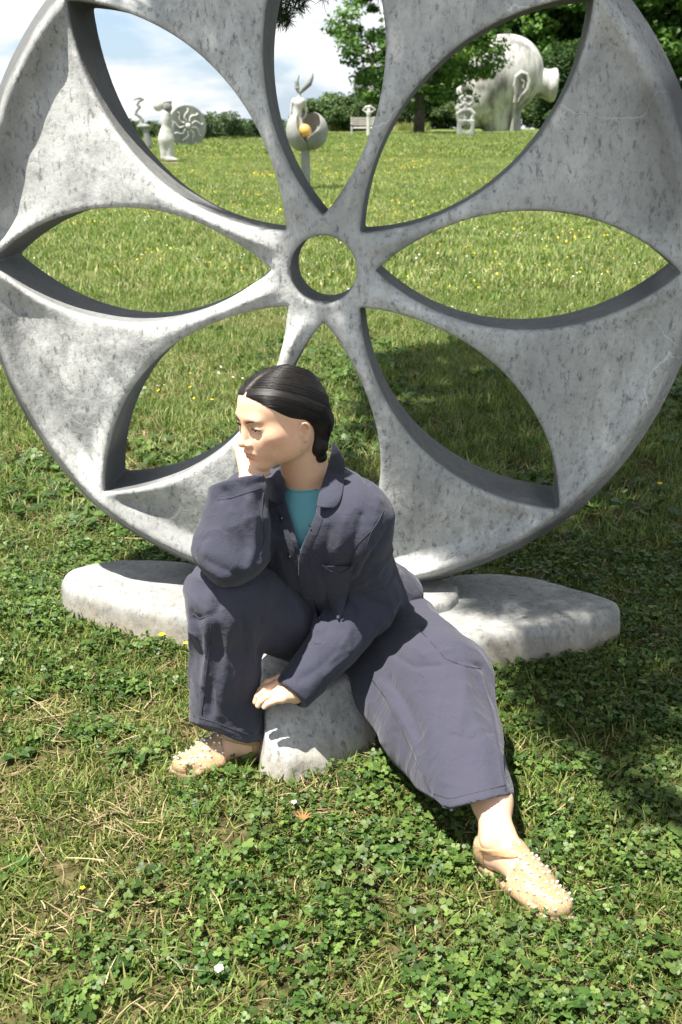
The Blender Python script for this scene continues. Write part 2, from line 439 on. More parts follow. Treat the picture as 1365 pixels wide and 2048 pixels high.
# base: pointed stone feet
def foot(pts, top, name, r=.03, label=None, sub=None, slope=0.0, wid=None, soft=2, mat=None):
    """prism with rounded edges over outline pts (ground xy polygon, ccw)"""
    pts = [A3(q)[:2] for q in pts]
    for _ in range(soft): pts = [q for i in range(len(pts)) for q in (pts[i]*.78+pts[(i+1) % len(pts)]*.22, pts[i]*.22+pts[(i+1) % len(pts)]*.78)]
    n = len(pts)
    # signed area -> ccw
    ar = sum(pts[i][0]*pts[(i+1) % n][1]-pts[(i+1) % n][0]*pts[i][1] for i in range(n))
    if ar < 0: pts = pts[::-1]
    def f(p):
        xy = p[..., :2]; d = None; inside = None
        for i in range(n):
            a = pts[i]; b = pts[(i+1) % n]; e = b-a; w_ = xy-a
            t = np.clip((w_@e)/(e@e), 0, 1); dd = ((w_-t[..., None]*e)**2).sum(-1)
            d = dd if d is None else np.minimum(d, dd)
            c1 = xy[..., 1] >= a[1]; c2 = xy[..., 1] < b[1]; c3 = e[0]*w_[..., 1] > e[1]*w_[..., 0]
            fl = (c1 & c2 & c3) | (~c1 & ~c2 & ~c3)
            inside = fl if inside is None else inside ^ fl
        d = np.sqrt(d); d2 = np.where(inside, -d, d)
        z = p[..., 2]; k = (vnoise(p*9)-.5)*.010+(vnoise(p*34)-.5)*.003
        d2 = d2+(z-top)*.12
        return smax(d2+k, z-top+k*.6-slope*np.clip(-d2, 0, .15), r)
    s = Sdf(); s.u(f, 0)
    if sub: sub(s)
    lo = np.array([min(q[0] for q in pts)-.05, min(q[1] for q in pts)-.05, -.06]); hi = np.array([max(q[0] for q in pts)+.05, max(q[1] for q in pts)+.05, top+.06])
    me = sdf_mesh(s, lo, hi, .006, name)
    o = link(name, me, mat or M_BASE, wheel_t)
    if label: o['label'] = label
    return o
def outline(px, zt): return [G(x, y, zt)[:2] for x, y in px]
ZT = .105
ZT = .095
foot(outline([(122, 1148), (150, 1128), (290, 1110), (420, 1130), (520, 1160), (560, 1230), (430, 1240), (300, 1218), (190, 1190), (130, 1170)], ZT), ZT, 'base_foot', label='left pointed foot of the base, sunlit at its tip')
foot(outline([(800, 1180), (900, 1145), (1015, 1138), (1110, 1160), (1190, 1185), (1238, 1200), (1237, 1218), (1170, 1235), (1060, 1262), (960, 1272), (860, 1275), (780, 1262)], ZT), ZT, 'base_foot', label='right pointed foot of the base, shaded at its tip')
ZB = .150
foot(outline([(520, 1250), (690, 1230), (765, 1290), (735, 1372), (690, 1396), (640, 1420), (575, 1440), (534, 1430), (517, 1330)], ZB), ZB, 'base_foot', r=.014, soft=0, mat=M_SEAT, sub=lambda s_: (s_.i(plane(G(610, 1392, ZB), (.10, -.62, .80)), .008), s_.i(plane(G(655, 1436, .10), (.55, -.62, .55)), .008)), label='front foot of the base that the woman sits on')
bq = lambda x, y: A3([x, y])
foot([bq(-.30, 2.66), bq(-.2, 2.58), bq(.22, 2.55), bq(.30, 2.60), bq(.31, 2.72), bq(.15, 2.80), bq(-.22, 2.80)], .118, 'base_block', r=.010, soft=1)
# ------------------------------------------------------------------ ground
R_ = np.random.RandomState(11)
def gz(x, y):
    x = np.asarray(x, float); y = np.asarray(y, float)
    p = np.stack([x*.35, y*.35, np.zeros_like(x)], -1); q = np.stack([x*2.1, y*2.1, np.ones_like(x)], -1)
    far = np.clip((y-5)/20, 0, 1)
    yc = 68+46*ss(-.065, .0, x/np.maximum(y, 1)); drop = np.maximum(0, y-yc)*.06
    return (vnoise(p)-.5)*.16*far+(vnoise(q)-.5)*.014-drop*np.clip((y-40)/20, 0, 1)
def ground_material():
    m, nt, b = mat_new('lawn_ground', .95, spec=.05)
    g = N(nt, 'ShaderNodeNewGeometry').outputs['Position']
    sp = N(nt, 'ShaderNodeSeparateXYZ'); L(nt, g, sp.inputs[0])
    thatch = ramp(nt, noise(nt, g, 40, 5, .7), [(.3, (.022, .020, .010)), (.5, (.075, .065, .028)), (.72, (.17, .135, .07))])
    n1 = noise(nt, mapping(nt, g, (1, .45, 1)), 13, 8, .75)
    far = ramp(nt, n1, [(.28, (.05, .080, .018)), (.46, (.085, .125, .032)), (.6, (.12, .155, .045)), (.78, (.18, .195, .08))])
    far = mixc(nt, ramp(nt, noise(nt, g, .55, 4), [(.35, (0, 0, 0)), (.7, (.4, .4, .4))]), far, (.14, .165, .05))
    mr = N(nt, 'ShaderNodeMapRange'); mr.inputs[1].default_value = 5.0; mr.inputs[2].default_value = 13; L(nt, sp.outputs[1], mr.inputs[0])
    c = mixc(nt, mr.outputs[0], thatch, far); L(nt, c, b.inputs['Base Color'])
    L(nt, bump(nt, n1, .6, .05), b.inputs['Normal'])
    return m
def ground():
    ys = np.concatenate([np.arange(-3, 7, .12), 7*1.045**np.arange(0, 100)]); ys = ys[ys < 420]; ys = np.append(ys, [600, 1500])
    us = np.linspace(-1, 1, 91)
    X = us[None, :]*(3.5+np.maximum(ys, 0)*.9)[:, None]; Y = np.repeat(ys[:, None], 91, 1); Z = gz(X, Y)
    n, m = X.shape; V = np.stack([X, Y, Z], -1).reshape(-1, 3)
    i = np.arange(n-1)[:, None]*m+np.arange(m-1)[None, :]; i = i.ravel()
    return V, np.stack([i, i+1, i+m+1, i+m], 1)
V, F = ground(); o = link('lawn', mesh_np('lawn', V, F), ground_material()); tag(o, kind='structure')

# ------------------------------------------------------------------ plants of the lawn
def leaf_mat(name, cols, dry=None, trans=.35, rough=.55, dryscale=1.0, spec=.25, drylo=.52, dryhi=.78, lum=1.0):
    m = bpy.data.materials.new(name); m.use_nodes = True; nt = m.node_tree; b = nt.nodes['Principled BSDF']; out = nt.nodes['Material Output']
    b.inputs['Roughness'].default_value = rough; b.inputs['Specular IOR Level'].default_value = spec
    a = N(nt, 'ShaderNodeAttribute', attribute_name='cv')
    oi = N(nt, 'ShaderNodeObjectInfo')
    c = ramp(nt, a.outputs['Fac'], cols)
    hs = N(nt, 'ShaderNodeHueSaturation'); L(nt, c, hs.inputs['Color'])
    mm = N(nt, 'ShaderNodeMapRange'); mm.inputs[3].default_value = .7*lum; mm.inputs[4].default_value = 1.3*lum; L(nt, oi.outputs['Random'], mm.inputs[0]); L(nt, mm.outputs[0], hs.inputs['Value'])
    c = hs.outputs[0]
    if dry:
        g = N(nt, 'ShaderNodeNewGeometry').outputs['Position']
        f = ramp(nt, noise(nt, g, 1.9*dryscale, 5, .7), [(drylo, (0, 0, 0)), (dryhi, (.85, .85, .85))])
        c = mixc(nt, f, c, dry)
    L(nt, c, b.inputs['Base Color'])
    t = N(nt, 'ShaderNodeBsdfTranslucent'); L(nt, mixc(nt, 1.0, c, (1.0, 1.15, .5), 'MULTIPLY'), t.inputs[0])
    mx = N(nt, 'ShaderNodeMixShader'); mx.inputs[0].default_value = trans
    L(nt, b.outputs[0], mx.inputs[1]); L(nt, t.outputs[0], mx.inputs[2]); L(nt, mx.outputs[0], out.inputs[0])
    return m
GREENS = [(0, (.035, .070, .012)), (.35, (.085, .14, .022)), (.7, (.165, .215, .045)), (1, (.33, .31, .12))]
M_GRASS = leaf_mat('grass_blades', GREENS, (.27, .215, .105))
M_FAR = leaf_mat('grass_blades_far', [(0, (.055, .105, .018)), (.4, (.105, .17, .035)), (.8, (.185, .235, .068)), (1, (.34, .33, .15))], (.27, .25, .12), dryscale=.5)
M_CLOV = leaf_mat('clover_leaves', [(0, (.026, .060, .012)), (.5, (.058, .112, .022)), (1, (.125, .185, .042))], (.15, .18, .055), trans=.25, rough=.45)
M_STRAW = leaf_mat('dry_straw', [(0, (.11, .075, .032)), (.5, (.21, .16, .08)), (1, (.36, .30, .17))], None, trans=.1, rough=.7)
M_BROAD = leaf_mat('broad_leaves', [(0, (.035, .085, .018)), (.6, (.075, .15, .035)), (1, (.15, .21, .06))], None, trans=.3, rough=.4)
def acc(): return {'V': [], 'F': [], 'c': []}
def strip(A, pts, wid, side, c, fold=0.0):
    """flat ribbon along pts with half widths; side = sideways unit vector"""
    o = sum(len(v) for v in A['V']); n = len(pts); v = []
    for p_, w_ in zip(pts, wid): v.append(p_-side*w_); v.append(p_+side*w_)
    A['V'].append(np.array(v)); A['c'].append(np.full(2*n, c))
    for i in range(n-1): A['F'].append((o+2*i, o+2*i+1, o+2*i+3, o+2*i+2))
def blade(A, x, y, h, lean, az, w_, c, segs=3, z0=0):
    d = np.array([math.cos(az), math.sin(az), 0]); side = np.array([-d[1], d[0], 0])
    pts = []; wd = []
    for k in range(segs+1):
        t = k/segs; pts.append(np.array([x, y, z0])+d*lean*h*t**1.7+np.array([0, 0, h*(t-.28*lean*t*t)])); wd.append(w_*(1-t**1.6)*.5+.0002)
    strip(A, pts, wd, side, c)
def fan(A, c0, nrm, r, n, c, up):
    """round leaflet as a polygon fan (quads)"""
    o = sum(len(v) for v in A['V']); nrm = A3(nrm)/np.linalg.norm(nrm); a = np.cross(nrm, up); a /= np.linalg.norm(a)+1e-9; b = np.cross(nrm, a)
    v = [c0]
    for k in range(n):
        an = 2*pi*k/n; v.append(c0+r*(math.cos(an)*a+math.sin(an)*b*1.0)+nrm*r*.12)
    A['V'].append(np.array(v)); A['c'].append(np.full(n+1, c))
    for k in range(0, n, 2): A['F'].append((o, o+1+k, o+1+(k+1) % n, o+1+(k+2) % n))
def done(A, name, mat):
    me = mesh_np(name, np.concatenate(A['V']), np.array(A['F'])); attr(me, 'cv', np.concatenate(A['c']))
    me.materials.append(mat); me.polygons.foreach_set('use_smooth', [True]*len(me.polygons))
    return bpy.data.objects.new(name, me)
def mk_grass(rad, n, h0, h1, w_, mat, name, lean=.7, segs=3, straw=.15):
    A = acc()
    for _ in range(n):
        r = rad*math.sqrt(R_.rand()); t = R_.rand()*2*pi; c = R_.rand()*.8 if R_.rand() > straw else .92+.08*R_.rand()
        blade(A, r*math.cos(t), r*math.sin(t), h0+(h1-h0)*R_.rand(), lean*(.2+1.2*R_.rand()), R_.rand()*2*pi, w_*(.6+.8*R_.rand()), c, segs)
    return done(A, name, mat)
def mk_clover(rad, n, name, lr=(.0024, .0049)):
    A = acc()
    for _ in range(n):
        r = rad*math.sqrt(R_.rand()); t = R_.rand()*2*pi; x, y = r*math.cos(t), r*math.sin(t); h = .008+.026*R_.rand(); az = R_.rand()*2*pi; c = R_.rand()
        s = lr[0]+(lr[1]-lr[0])*R_.rand(); tl = np.array([R_.randn()*.35, R_.randn()*.35, 1.])
        for k in range(3):
            an = az+k*2*pi/3; d = np.array([math.cos(an), math.sin(an), -(tl[0]*math.cos(an)+tl[1]*math.sin(an))])
            fan(A, np.array([x, y, h])+d*s*.98, tl+R_.randn(3)*.12, s, 6, np.clip(c+R_.randn()*.08, 0, 1), np.array([1, .1, 0]))
        blade(A, x, y, h, .1, az, .0012, .3, 1)
    return done(A, name, M_CLOV)
def mk_straw(rad, n, name, l0=.02, l1=.075):
    A = acc()
    for _ in range(n):
        r = rad*math.sqrt(R_.rand()); t = R_.rand()*2*pi; x, y = r*math.cos(t), r*math.sin(t); az = R_.rand()*2*pi; l = l0+(l1-l0)*R_.rand()**2; z = .004+.014*R_.rand(); ti = R_.randn()*.22
        d = np.array([math.cos(az), math.sin(az), ti]); side = np.array([-d[1], d[0], 0]); bow = np.array([R_.randn(), R_.randn(), .6])*.045*l
        pts = [np.array([x, y, z])+d*l*k/3+bow*math.sin(pi*k/3) for k in range(4)]; w_ = .0005+.0008*R_.rand()
        strip(A, pts, [w_, w_, w_*.9, w_*.3], side, R_.rand())
    return done(A, name, M_STRAW)
def mk_broad(n, l0, l1, name, up=.5, wf=.17):
    A = acc(); az0 = R_.rand()*6
    for k in range(n):
        az = az0+k*2.4+R_.randn()*.2; l = l0+(l1-l0)*R_.rand(); e = up*(.3+R_.rand())
        d = np.array([math.cos(az), math.sin(az), 0]); side = np.array([-d[1], d[0], 0]); c = R_.rand()
        pts = []; wd = []
        for i in range(7):
            t = i/6; pts.append(d*l*t*(1-.1*t)+np.array([0, 0, .006+l*e*(t-.75*t*t)])); wd.append(l*wf*(math.sin(pi*min(1, t*.93+.05))**.8)*(1+.25*(i % 2))*(.35 if t < .25 else 1))
        for sgn in (-1, 1):
            o = sum(len(v) for v in A['V']); v = []
            for p_, w_ in zip(pts, wd): v.append(p_); v.append(p_+side*sgn*w_+np.array([0, 0, w_*.45]))
            A['V'].append(np.array(v)); A['c'].append(np.full(14, np.clip(c+.06*sgn, 0, 1)))
            for i in range(6): A['F'].append((o+2*i, o+2*i+1, o+2*i+3, o+2*i+2))
    return done(A, name, M_BROAD)
def mk_flower(n, rad, r, h, mat, name, petals=5):
    A = acc()
    for _ in range(n):
        q = rad*math.sqrt(R_.rand()); t = R_.rand()*2*pi
        fan(A, np.array([q*math.cos(t), q*math.sin(t), h*(.6+.7*R_.rand())]), np.array([R_.randn()*.4, R_.randn()*.4-.3, 1]), r*(.7+.6*R_.rand()), 8, .5, np.array([1, .1, 0]))
    return done(A, name, mat)
M_YEL, _, _ = mat_new('yellow_petals', .6, (.80, .60, .02)); M_WHT, _, _ = mat_new('white_petals', .7, (.75, .72, .66))
def scatter(name, protos, pts, scale, rot, idx, tilt=None, label=None):
    """one stuff object: prototypes instanced by geometry nodes on the given points"""
    pc = bpy.data.collections.new(name+'_kinds')
    for i, p_ in enumerate(protos): p_.name = '%s_kind_%02d' % (name, i); pc.objects.link(p_)
    me = bpy.data.meshes.new(name); me.vertices.add(len(pts)); me.vertices.foreach_set('co', np.asarray(pts, np.float32).ravel())
    attr(me, 'sc', scale); attr(me, 'rz', rot); attr(me, 'ix', idx)
    tl = tilt if tilt is not None else np.zeros(len(pts)); attr(me, 'tl', tl)
    o = bpy.data.objects.new(name, me); COL.objects.link(o); tag(o, label=label, kind='stuff')
    ng = bpy.data.node_groups.new(name, 'GeometryNodeTree')
    ng.interface.new_socket('Geometry', in_out='INPUT', socket_type='NodeSocketGeometry'); ng.interface.new_socket('Geometry', in_out='OUTPUT', socket_type='NodeSocketGeometry')
    gi = ng.nodes.new('NodeGroupInput'); go = ng.nodes.new('NodeGroupOutput')
    ci = ng.nodes.new('GeometryNodeCollectionInfo'); ci.inputs['Collection'].default_value = pc; ci.inputs['Separate Children'].default_value = True; ci.inputs['Reset Children'].default_value = True
    ip = ng.nodes.new('GeometryNodeInstanceOnPoints'); ip.inputs['Pick Instance'].default_value = True
    def na(nm):
        a = ng.nodes.new('GeometryNodeInputNamedAttribute'); a.data_type = 'FLOAT'; a.inputs['Name'].default_value = nm
        return [s for s in a.outputs if s.name == 'Attribute' and s.enabled][0]
    cx = ng.nodes.new('ShaderNodeCombineXYZ'); ng.links.new(na('rz'), cx.inputs[2]); ng.links.new(na('tl'), cx.inputs[0])
    ng.links.new(gi.outputs[0], ip.inputs['Points']); ng.links.new(ci.outputs[0], ip.inputs['Instance'])
    ng.links.new(na('ix'), ip.inputs['Instance Index']); ng.links.new(na('sc'), ip.inputs['Scale']); ng.links.new(cx.outputs[0], ip.inputs['Rotation'])
    ng.links.new(ip.outputs[0], go.inputs[0])
    md = o.modifiers.new('scatter', 'NODES'); md.node_group = ng
    return o
BLK = [(np.array(q)) for q in ()]
def inpoly(x, y, poly_):
    c = np.zeros(len(x), bool); n = len(poly_)
    for i in range(n):
        a = poly_[i]; b = poly_[(i+1) % n]
        k = (a[1] > y) != (b[1] > y); xx = (b[0]-a[0])*(y-a[1])/(b[1]-a[1]+1e-12)+a[0]; c ^= k & (x < xx)
    return c
HOLES = [outline([(130, 1150), (290, 1118), (560, 1150), (560, 1235), (300, 1225), (140, 1180)], .05),
         outline([(800, 1180), (1015, 1145), (1190, 1195), (1232, 1235), (1060, 1290), (860, 1285)], .05),
         outline([(520, 1250), (790, 1270), (720, 1420), (600, 1460), (540, 1450)], .05)]
def field(D0, D1, dens, mask=None, pad=.25):
    n = int((D1**2-D0**2)*.5*.66*dens*1.0+(D1-D0)*2*pad*dens)
    y = np.sqrt(D0**2+(D1**2-D0**2)*R_.rand(n)); x = (R_.rand(n)*2-1)*(.33*y+pad)
    k = np.ones(n, bool)
    for h in HOLES: k &= ~inpoly(x, y, h)
    if mask is not None: k &= mask(x, y) > R_.rand(n)
    x, y = x[k], y[k]; return np.stack([x, y, gz(x, y)-.002], -1)
def nz2(x, y, s, o=0): return fbm(np.stack([x*s+o, y*s+o*2, np.zeros_like(x)+o], -1), 3)
cl = lambda v: np.clip(v, 0, 1)
# near layer
def rnd(n, a, b): return a+(b-a)*R_.rand(n)
def put(name, protos, pts, s0, s1, label=None, tilt=.12):
    n = len(pts); scatter(name, protos, pts, rnd(n, s0, s1), rnd(n, 0, 2*pi), R_.randint(0, len(protos), n), R_.randn(n)*tilt, label)
tufts = [mk_grass(.045, 30, .009, .032, .0033, M_GRASS, 't', lean=1.0) for _ in range(5)]+[mk_grass(.03, 12, .02, .045, .003, M_GRASS, 't', lean=.6) for _ in range(2)]
put('short_grass', tufts, field(1.15, 3.4, 1400, lambda x, y: .75+.9*cl(nz2(x, y, 2.2, 1)*1.6-.4)), .6, 1.25, 'short mown grass around the woman')
clov = [mk_clover(.05, 27, 'c') for _ in range(5)]+[mk_clover(.05, 9, 'c', (.0045, .0068)) for _ in range(1)]
put('clover', clov, field(1.15, 3.4, 540, lambda x, y: cl(.42+(nz2(x, y, 1.7, 4)-.45)*2.2+.2*(y < 1.8))), .65, 1.2, 'dense clover and small round leaves in the lawn')
straw = [mk_straw(.06, 16, 's') for _ in range(4)]+[mk_straw(.08, 4, 's', .05, .10)]
put('straw', straw, field(1.15, 3.6, 210, lambda x, y: cl(.5+(nz2(x, y, 1.9, 9)-.47)*2.5)), .6, 1.2, 'dry straw and cut grass lying between the green')
broad = [mk_broad(6, .035, .07, 'b'), mk_broad(5, .03, .055, 'b', .9, .22), mk_broad(7, .04, .08, 'b', .35, .14), mk_broad(4, .025, .045, 'b', .5, .33), mk_broad(9, .03, .07, 'b', .8, .08)]
def near_pts(x, y, L_): return np.max([np.exp(-(((x-G(a, b)[0])/sx)**2+((y-G(a, b)[1])/sy)**2)) for a, b, sx, sy in L_], 0)
DRY = [(130, 1075, .28, .22), (750, 1500, .20, .10), (1270, 1240, .35, .30), (620, 1590, .2, .09), (240, 1430, .28, .12), (180, 1640, .2, .08), (1250, 1040, .3, .1)]
put('straw_thatch', straw, field(1.5, 3.9, 900, lambda x, y: .85*near_pts(x, y, DRY)), .5, 1.0, 'thatch of dry straw and old needles round the base stones')
put('low_weeds', broad, field(1.2, 3.2, 26), .55, 1.1, 'low broad leaved weeds scattered through the lawn')
# middle layer
mids = [mk_grass(.10, 46, .025, .065, .0045, M_FAR, 'm', lean=.8, segs=2, straw=.2) for _ in range(4)]
put('middle_grass', mids, field(3.3, 8.5, 260, lambda x, y: .6+.8*cl(nz2(x, y, 1.2, 2)*1.6-.4)), .7, 1.2, 'lawn grass behind the wheel')
mc = [mk_clover(.09, 22, 'c', (.007, .012)) for _ in range(2)]
put('middle_clover', mc, field(3.3, 7, 90, lambda x, y: cl((nz2(x, y, 1.1, 6)-.45)*6)), .7, 1.3, 'clover patches behind the wheel')
put('middle_straw', [mk_straw(.13, 22, 's', .03, .1)], field(3.3, 8, 60), .8, 1.4, 'dry stalks behind the wheel')
fars = [mk_grass(.25, 60, .04, .075, .010, M_FAR, 'f', lean=.8, segs=2, straw=.25) for _ in range(3)]
put('far_grass', fars, field(8.2, 40, 30), .8, 1.3, 'lawn grass rising to the sculptures')
put('distant_grass', [mk_grass(.7, 90, .05, .09, .03, M_FAR, 'd', lean=.8, segs=2, straw=.3) for _ in range(2)], field(36, 84, 4.0), .8, 1.3, 'lawn grass near the far edge')
yf = field(5, 60, 6, lambda x, y: cl((nz2(x, y, .5, 8)-.40)*5)*np.minimum(1, 14/y+.25))
put('yellow_flowers', [mk_flower(5, .13, .006, .07, M_YEL, 'y'), mk_flower(2, .12, .0065, .07, M_YEL, 'y'), mk_flower(9, .3, .0075, .07, M_YEL, 'y')], yf, .8, 1.4, 'small yellow flowers dotted over the lawn')
wf = field(5, 22, 3, lambda x, y: cl((nz2(x, y, .6, 3)-.42)*5))
put('white_clover_flowers', [mk_flower(3, .12, .0045, .06, M_WHT, 'w'), mk_flower(7, .25, .005, .06, M_WHT, 'w')], wf, .8, 1.3, 'small white clover flowers dotted over the lawn')

# ------------------------------------------------------------------ trees
M_BARK, nt, b = mat_new('bark', .9); g = N(nt, 'ShaderNodeNewGeometry').outputs['Position']
L(nt, ramp(nt, noise(nt, mapping(nt, g, (6, 6, 1.2)), 3, 6), [(.3, (.035, .028, .022)), (.7, (.13, .11, .09))]), b.inputs['Base Color'])
M_LEAF = leaf_mat('maple_leaves', [(0, (.024, .062, .010)), (.5, (.055, .12, .020)), (1, (.12, .205, .04))], trans=.3, rough=.5)
M_LEAFD = leaf_mat('forest_leaves', [(0, (.016, .042, .010)), (.5, (.035, .080, .016)), (1, (.075, .14, .03))], trans=.25, rough=.55)
M_BUSH = leaf_mat('bush_leaves', [(0, (.028, .055, .016)), (.5, (.055, .095, .03)), (1, (.10, .145, .055))], trans=.25)
M_NEED = leaf_mat('pine_needles', [(0, (.010, .022, .007)), (1, (.035, .06, .018))], trans=.05)
def crown_mesh(name, lobes, per, lr, rads, centre, leaf, mat, seed, skirt=0.0, droop=.5, fill=.75):
    """lobes = number of leaf clumps in the ellipsoid rads about centre; leaves are small quads over every clump"""
    r = np.random.RandomState(seed); rads = A3(rads); centre = A3(centre)
    d = r.randn(lobes, 3); d /= np.linalg.norm(d, axis=1)[:, None]; rr = fill+(1-fill)*r.rand(lobes)**.7
    inner = r.rand(lobes) < .3; rr[inner] *= r.rand(inner.sum())**.5
    C = centre+d*rads*rr[:, None]; C[:, 2] -= skirt*np.hypot(d[:, 0], d[:, 1])
    S_ = lr*(.55+.9*r.rand(lobes)); n = lobes*per; ci = np.repeat(np.arange(lobes), per)
    q = r.randn(n, 3); q /= np.linalg.norm(q, axis=1)[:, None]; q[:, 2] = q[:, 2]*.55+.12*np.abs(q[:, 2])
    pos = C[ci]+q*S_[ci, None]*(.45+.6*r.rand(n))[:, None]
    nr = q*.5+r.randn(n, 3)*.5+np.array([0, 0, .55]); nr /= np.linalg.norm(nr, axis=1)[:, None]
    a = np.cross(nr, r.randn(n, 3)); a /= np.linalg.norm(a, axis=1)[:, None]; b_ = np.cross(nr, a)
    s = leaf*(.6+.8*r.rand(n))[:, None]
    V = np.stack([pos-a*s*.9, pos-b_*s*.55+nr*s*.12, pos+a*s, pos+b_*s*.55+nr*s*.12], 1).reshape(-1, 3)
    F = np.arange(4*n).reshape(-1, 4); me = mesh_np(name, V, F)
    cvl = np.clip(r.rand(lobes)[ci]*.6+r.rand(n)*.4, 0, 1); attr(me, 'cv', np.repeat(cvl, 4)); me.materials.append(mat)
    me.polygons.foreach_set('use_smooth', [False]*len(me.polygons))
    return me, C
def limb(p0, p1, r0, r1, seed, k=6, wob=.08):
    r = np.random.RandomState(seed); p0 = A3(p0); p1 = A3(p1); l = np.linalg.norm(p1-p0)
    pts = [p0+(p1-p0)*t+(r.randn(3)*wob*l*math.sin(pi*t) if 0 < t < 1 else 0) for t in np.linspace(0, 1, k)]
    return tube_np(pts, [r0+(r1-r0)*t for t in np.linspace(0, 1, k)], 8)
def tree(name, x, y, h, crown, C, tr, label, cat='tree', group=None, trunk_h=None, rz=0, scale=1.0, limbs=9):
    t = empty(name, (x, y, float(gz(x, y))), rz, label=label, cat=cat, group=group); t.scale = (scale,)*3
    o = bpy.data.objects.new('crown', crown); COL.objects.link(o); o.parent = t
    parts = [limb((0, 0, -.2), (0, 0, h*.8), tr, tr*.25, 5, 8, .015)]
    for i in np.linspace(0, len(C)-1, limbs).astype(int):
        c = C[i]; parts.append(limb((0, 0, max(h*.18, min(c[2]*.7, h*.6))), c, tr*.35, tr*.06, 20+i, 6, .06))
    key = name+'_trunk'
    tm = build('trunk', parts, M_BARK, None); tm.parent = t; tm.matrix_parent_inverse = Matrix(); tm.location = (0, 0, 0)
    return t
def at(px, D): return (px-682.5)/FPX*(D*cp_+CAM_Z*sp_)
def zt(py, D): return CAM_Z+D*math.tan(math.atan((1024-py)/FPX)-PITCH)
# big maple in front of the giant head
cm, C = crown_mesh('maple_crown', 145, 150, .95, (6.0, 5.5, 6.6), (0, 0, 8.4), .17, M_LEAF, 4, skirt=1.6)
tree('maple_tree', at(838, 84), 84, 14.5, cm, C, .42, 'big maple with long drooping boughs in front of the giant head', limbs=14)
cf, Cf = crown_mesh('forest_crown', 150, 150, 1.7, (6.5, 5.5, 8.0), (0, 0, 9.0), .28, M_LEAFD, 9)
cf2, Cf2 = crown_mesh('forest_crown_b', 150, 150, 1.6, (5.6, 5.5, 9.0), (0, 0, 10.0), .27, M_LEAF, 10)
FL = [(760, 150, 'a', .55, 'small tree left of the maple trunk, behind the bench'), (850, 118, 'b', .62, 'bright leafy tree behind the maple trunk'), (925, 128, 'a', 1.0, 'dark tree behind the face of the giant head'), (1010, 135, 'b', 1.35, 'tall tree rising behind the crown of the giant head'), (1085, 122, 'a', 1.25, 'dark tree directly behind the bun of the giant head'),
      (1165, 116, 'b', 1.25, 'bright tree right of the giant head'), (1250, 118, 'a', 1.3, 'tree second from the right edge of the wood'), (1340, 112, 'b', 1.35, 'tree at the right edge of the wood'), (1130, 108, 'a', .45, 'low leafy tree under the bun of the giant head')]
for i, (px, D, k, s, lb) in enumerate(FL):
    tree('broadleaf_tree', at(px, D), D, 17, cf if k == 'a' else cf2, Cf if k == 'a' else Cf2, .35, lb, group='trees behind the giant head', rz=i*1.3, scale=s, limbs=5)
bm_, Cb = crown_mesh('bush_crown', 60, 130, .62, (2.0, 1.5, 1.25), (0, 0, 1.25), .10, M_BUSH, 12, fill=.6)
BL = [(250, 66, .9, 'bush behind the twisting column at the far left'), (300, 64, .8, 'low bush behind the white figure'), (440, 63, 1.12, 'rounded tallest bush right of the sun disc'), (478, 70, .75, 'small bush in the gap right of the rounded one'), (510, 66, .85, 'bush left of the thick spoke'), (560, 70, .85, 'bush partly behind the thick spoke'),
      (640, 100, 1.15, 'bush just right of the bowl sculpture'), (668, 98, 1.35, 'tall bush between bowl sculpture and bench'), (700, 97, 1.2, 'bush behind the left end of the bench'), (735, 100, 1.2, 'bush behind the right end of the bench'), (775, 104, 1.3, 'bush between bench and maple'), (815, 106, 1.3, 'bush behind the maple trunk'), (880, 108, 1.4, 'bush left of the totem'), (1150, 104, 1.1, 'bush right of the giant head'), (1230, 106, 1.3, 'bush at the wood edge near the right spoke'), (1082, 112, 1.6, 'bush seen between the neck of the giant head and its bun')]
for i, (px, D, s, lb) in enumerate(BL):
    t = empty('bush', (at(px, D), D, float(gz(at(px, D), D))-.1), i*1.7, label=lb, cat='bush', group='bushes along the far edge of the lawn'); s *= .56 if px < 600 else .95; t.scale = (s*1.15, s, s)
    o = bpy.data.objects.new('foliage', bm_); COL.objects.link(o); o.parent = t
    st = build('stem', [limb((0, 0, 0), Cb[j], .04, .01, j, 4) for j in range(5)], M_BARK, None); st.parent = t; st.matrix_parent_inverse = Matrix(); st.location = (0, 0, 0)
# long rough grass at the lawn edge and the wood beyond
A = acc()
for _ in range(1500):
    D = 60+50*R_.rand(); px = 640+220*R_.rand()
    D = 96+8*R_.rand()
    blade(A, at(px, D), D, .35+.5*R_.rand(), .5*R_.rand(), R_.rand()*6.3, .12, .75+.25*R_.rand(), 2)
o = done(A, 'rough_grass', M_FAR); COL.objects.link(o); tag(o, kind='stuff')
cw, Cw = crown_mesh('far_wood', 300, 80, 1.6, (150, 14, 4.5), (10, 240, -6.6), .9, M_LEAFD, 15, fill=.2)
o = link('far_wood', cw, None, None, smooth=False); tag(o, kind='stuff')

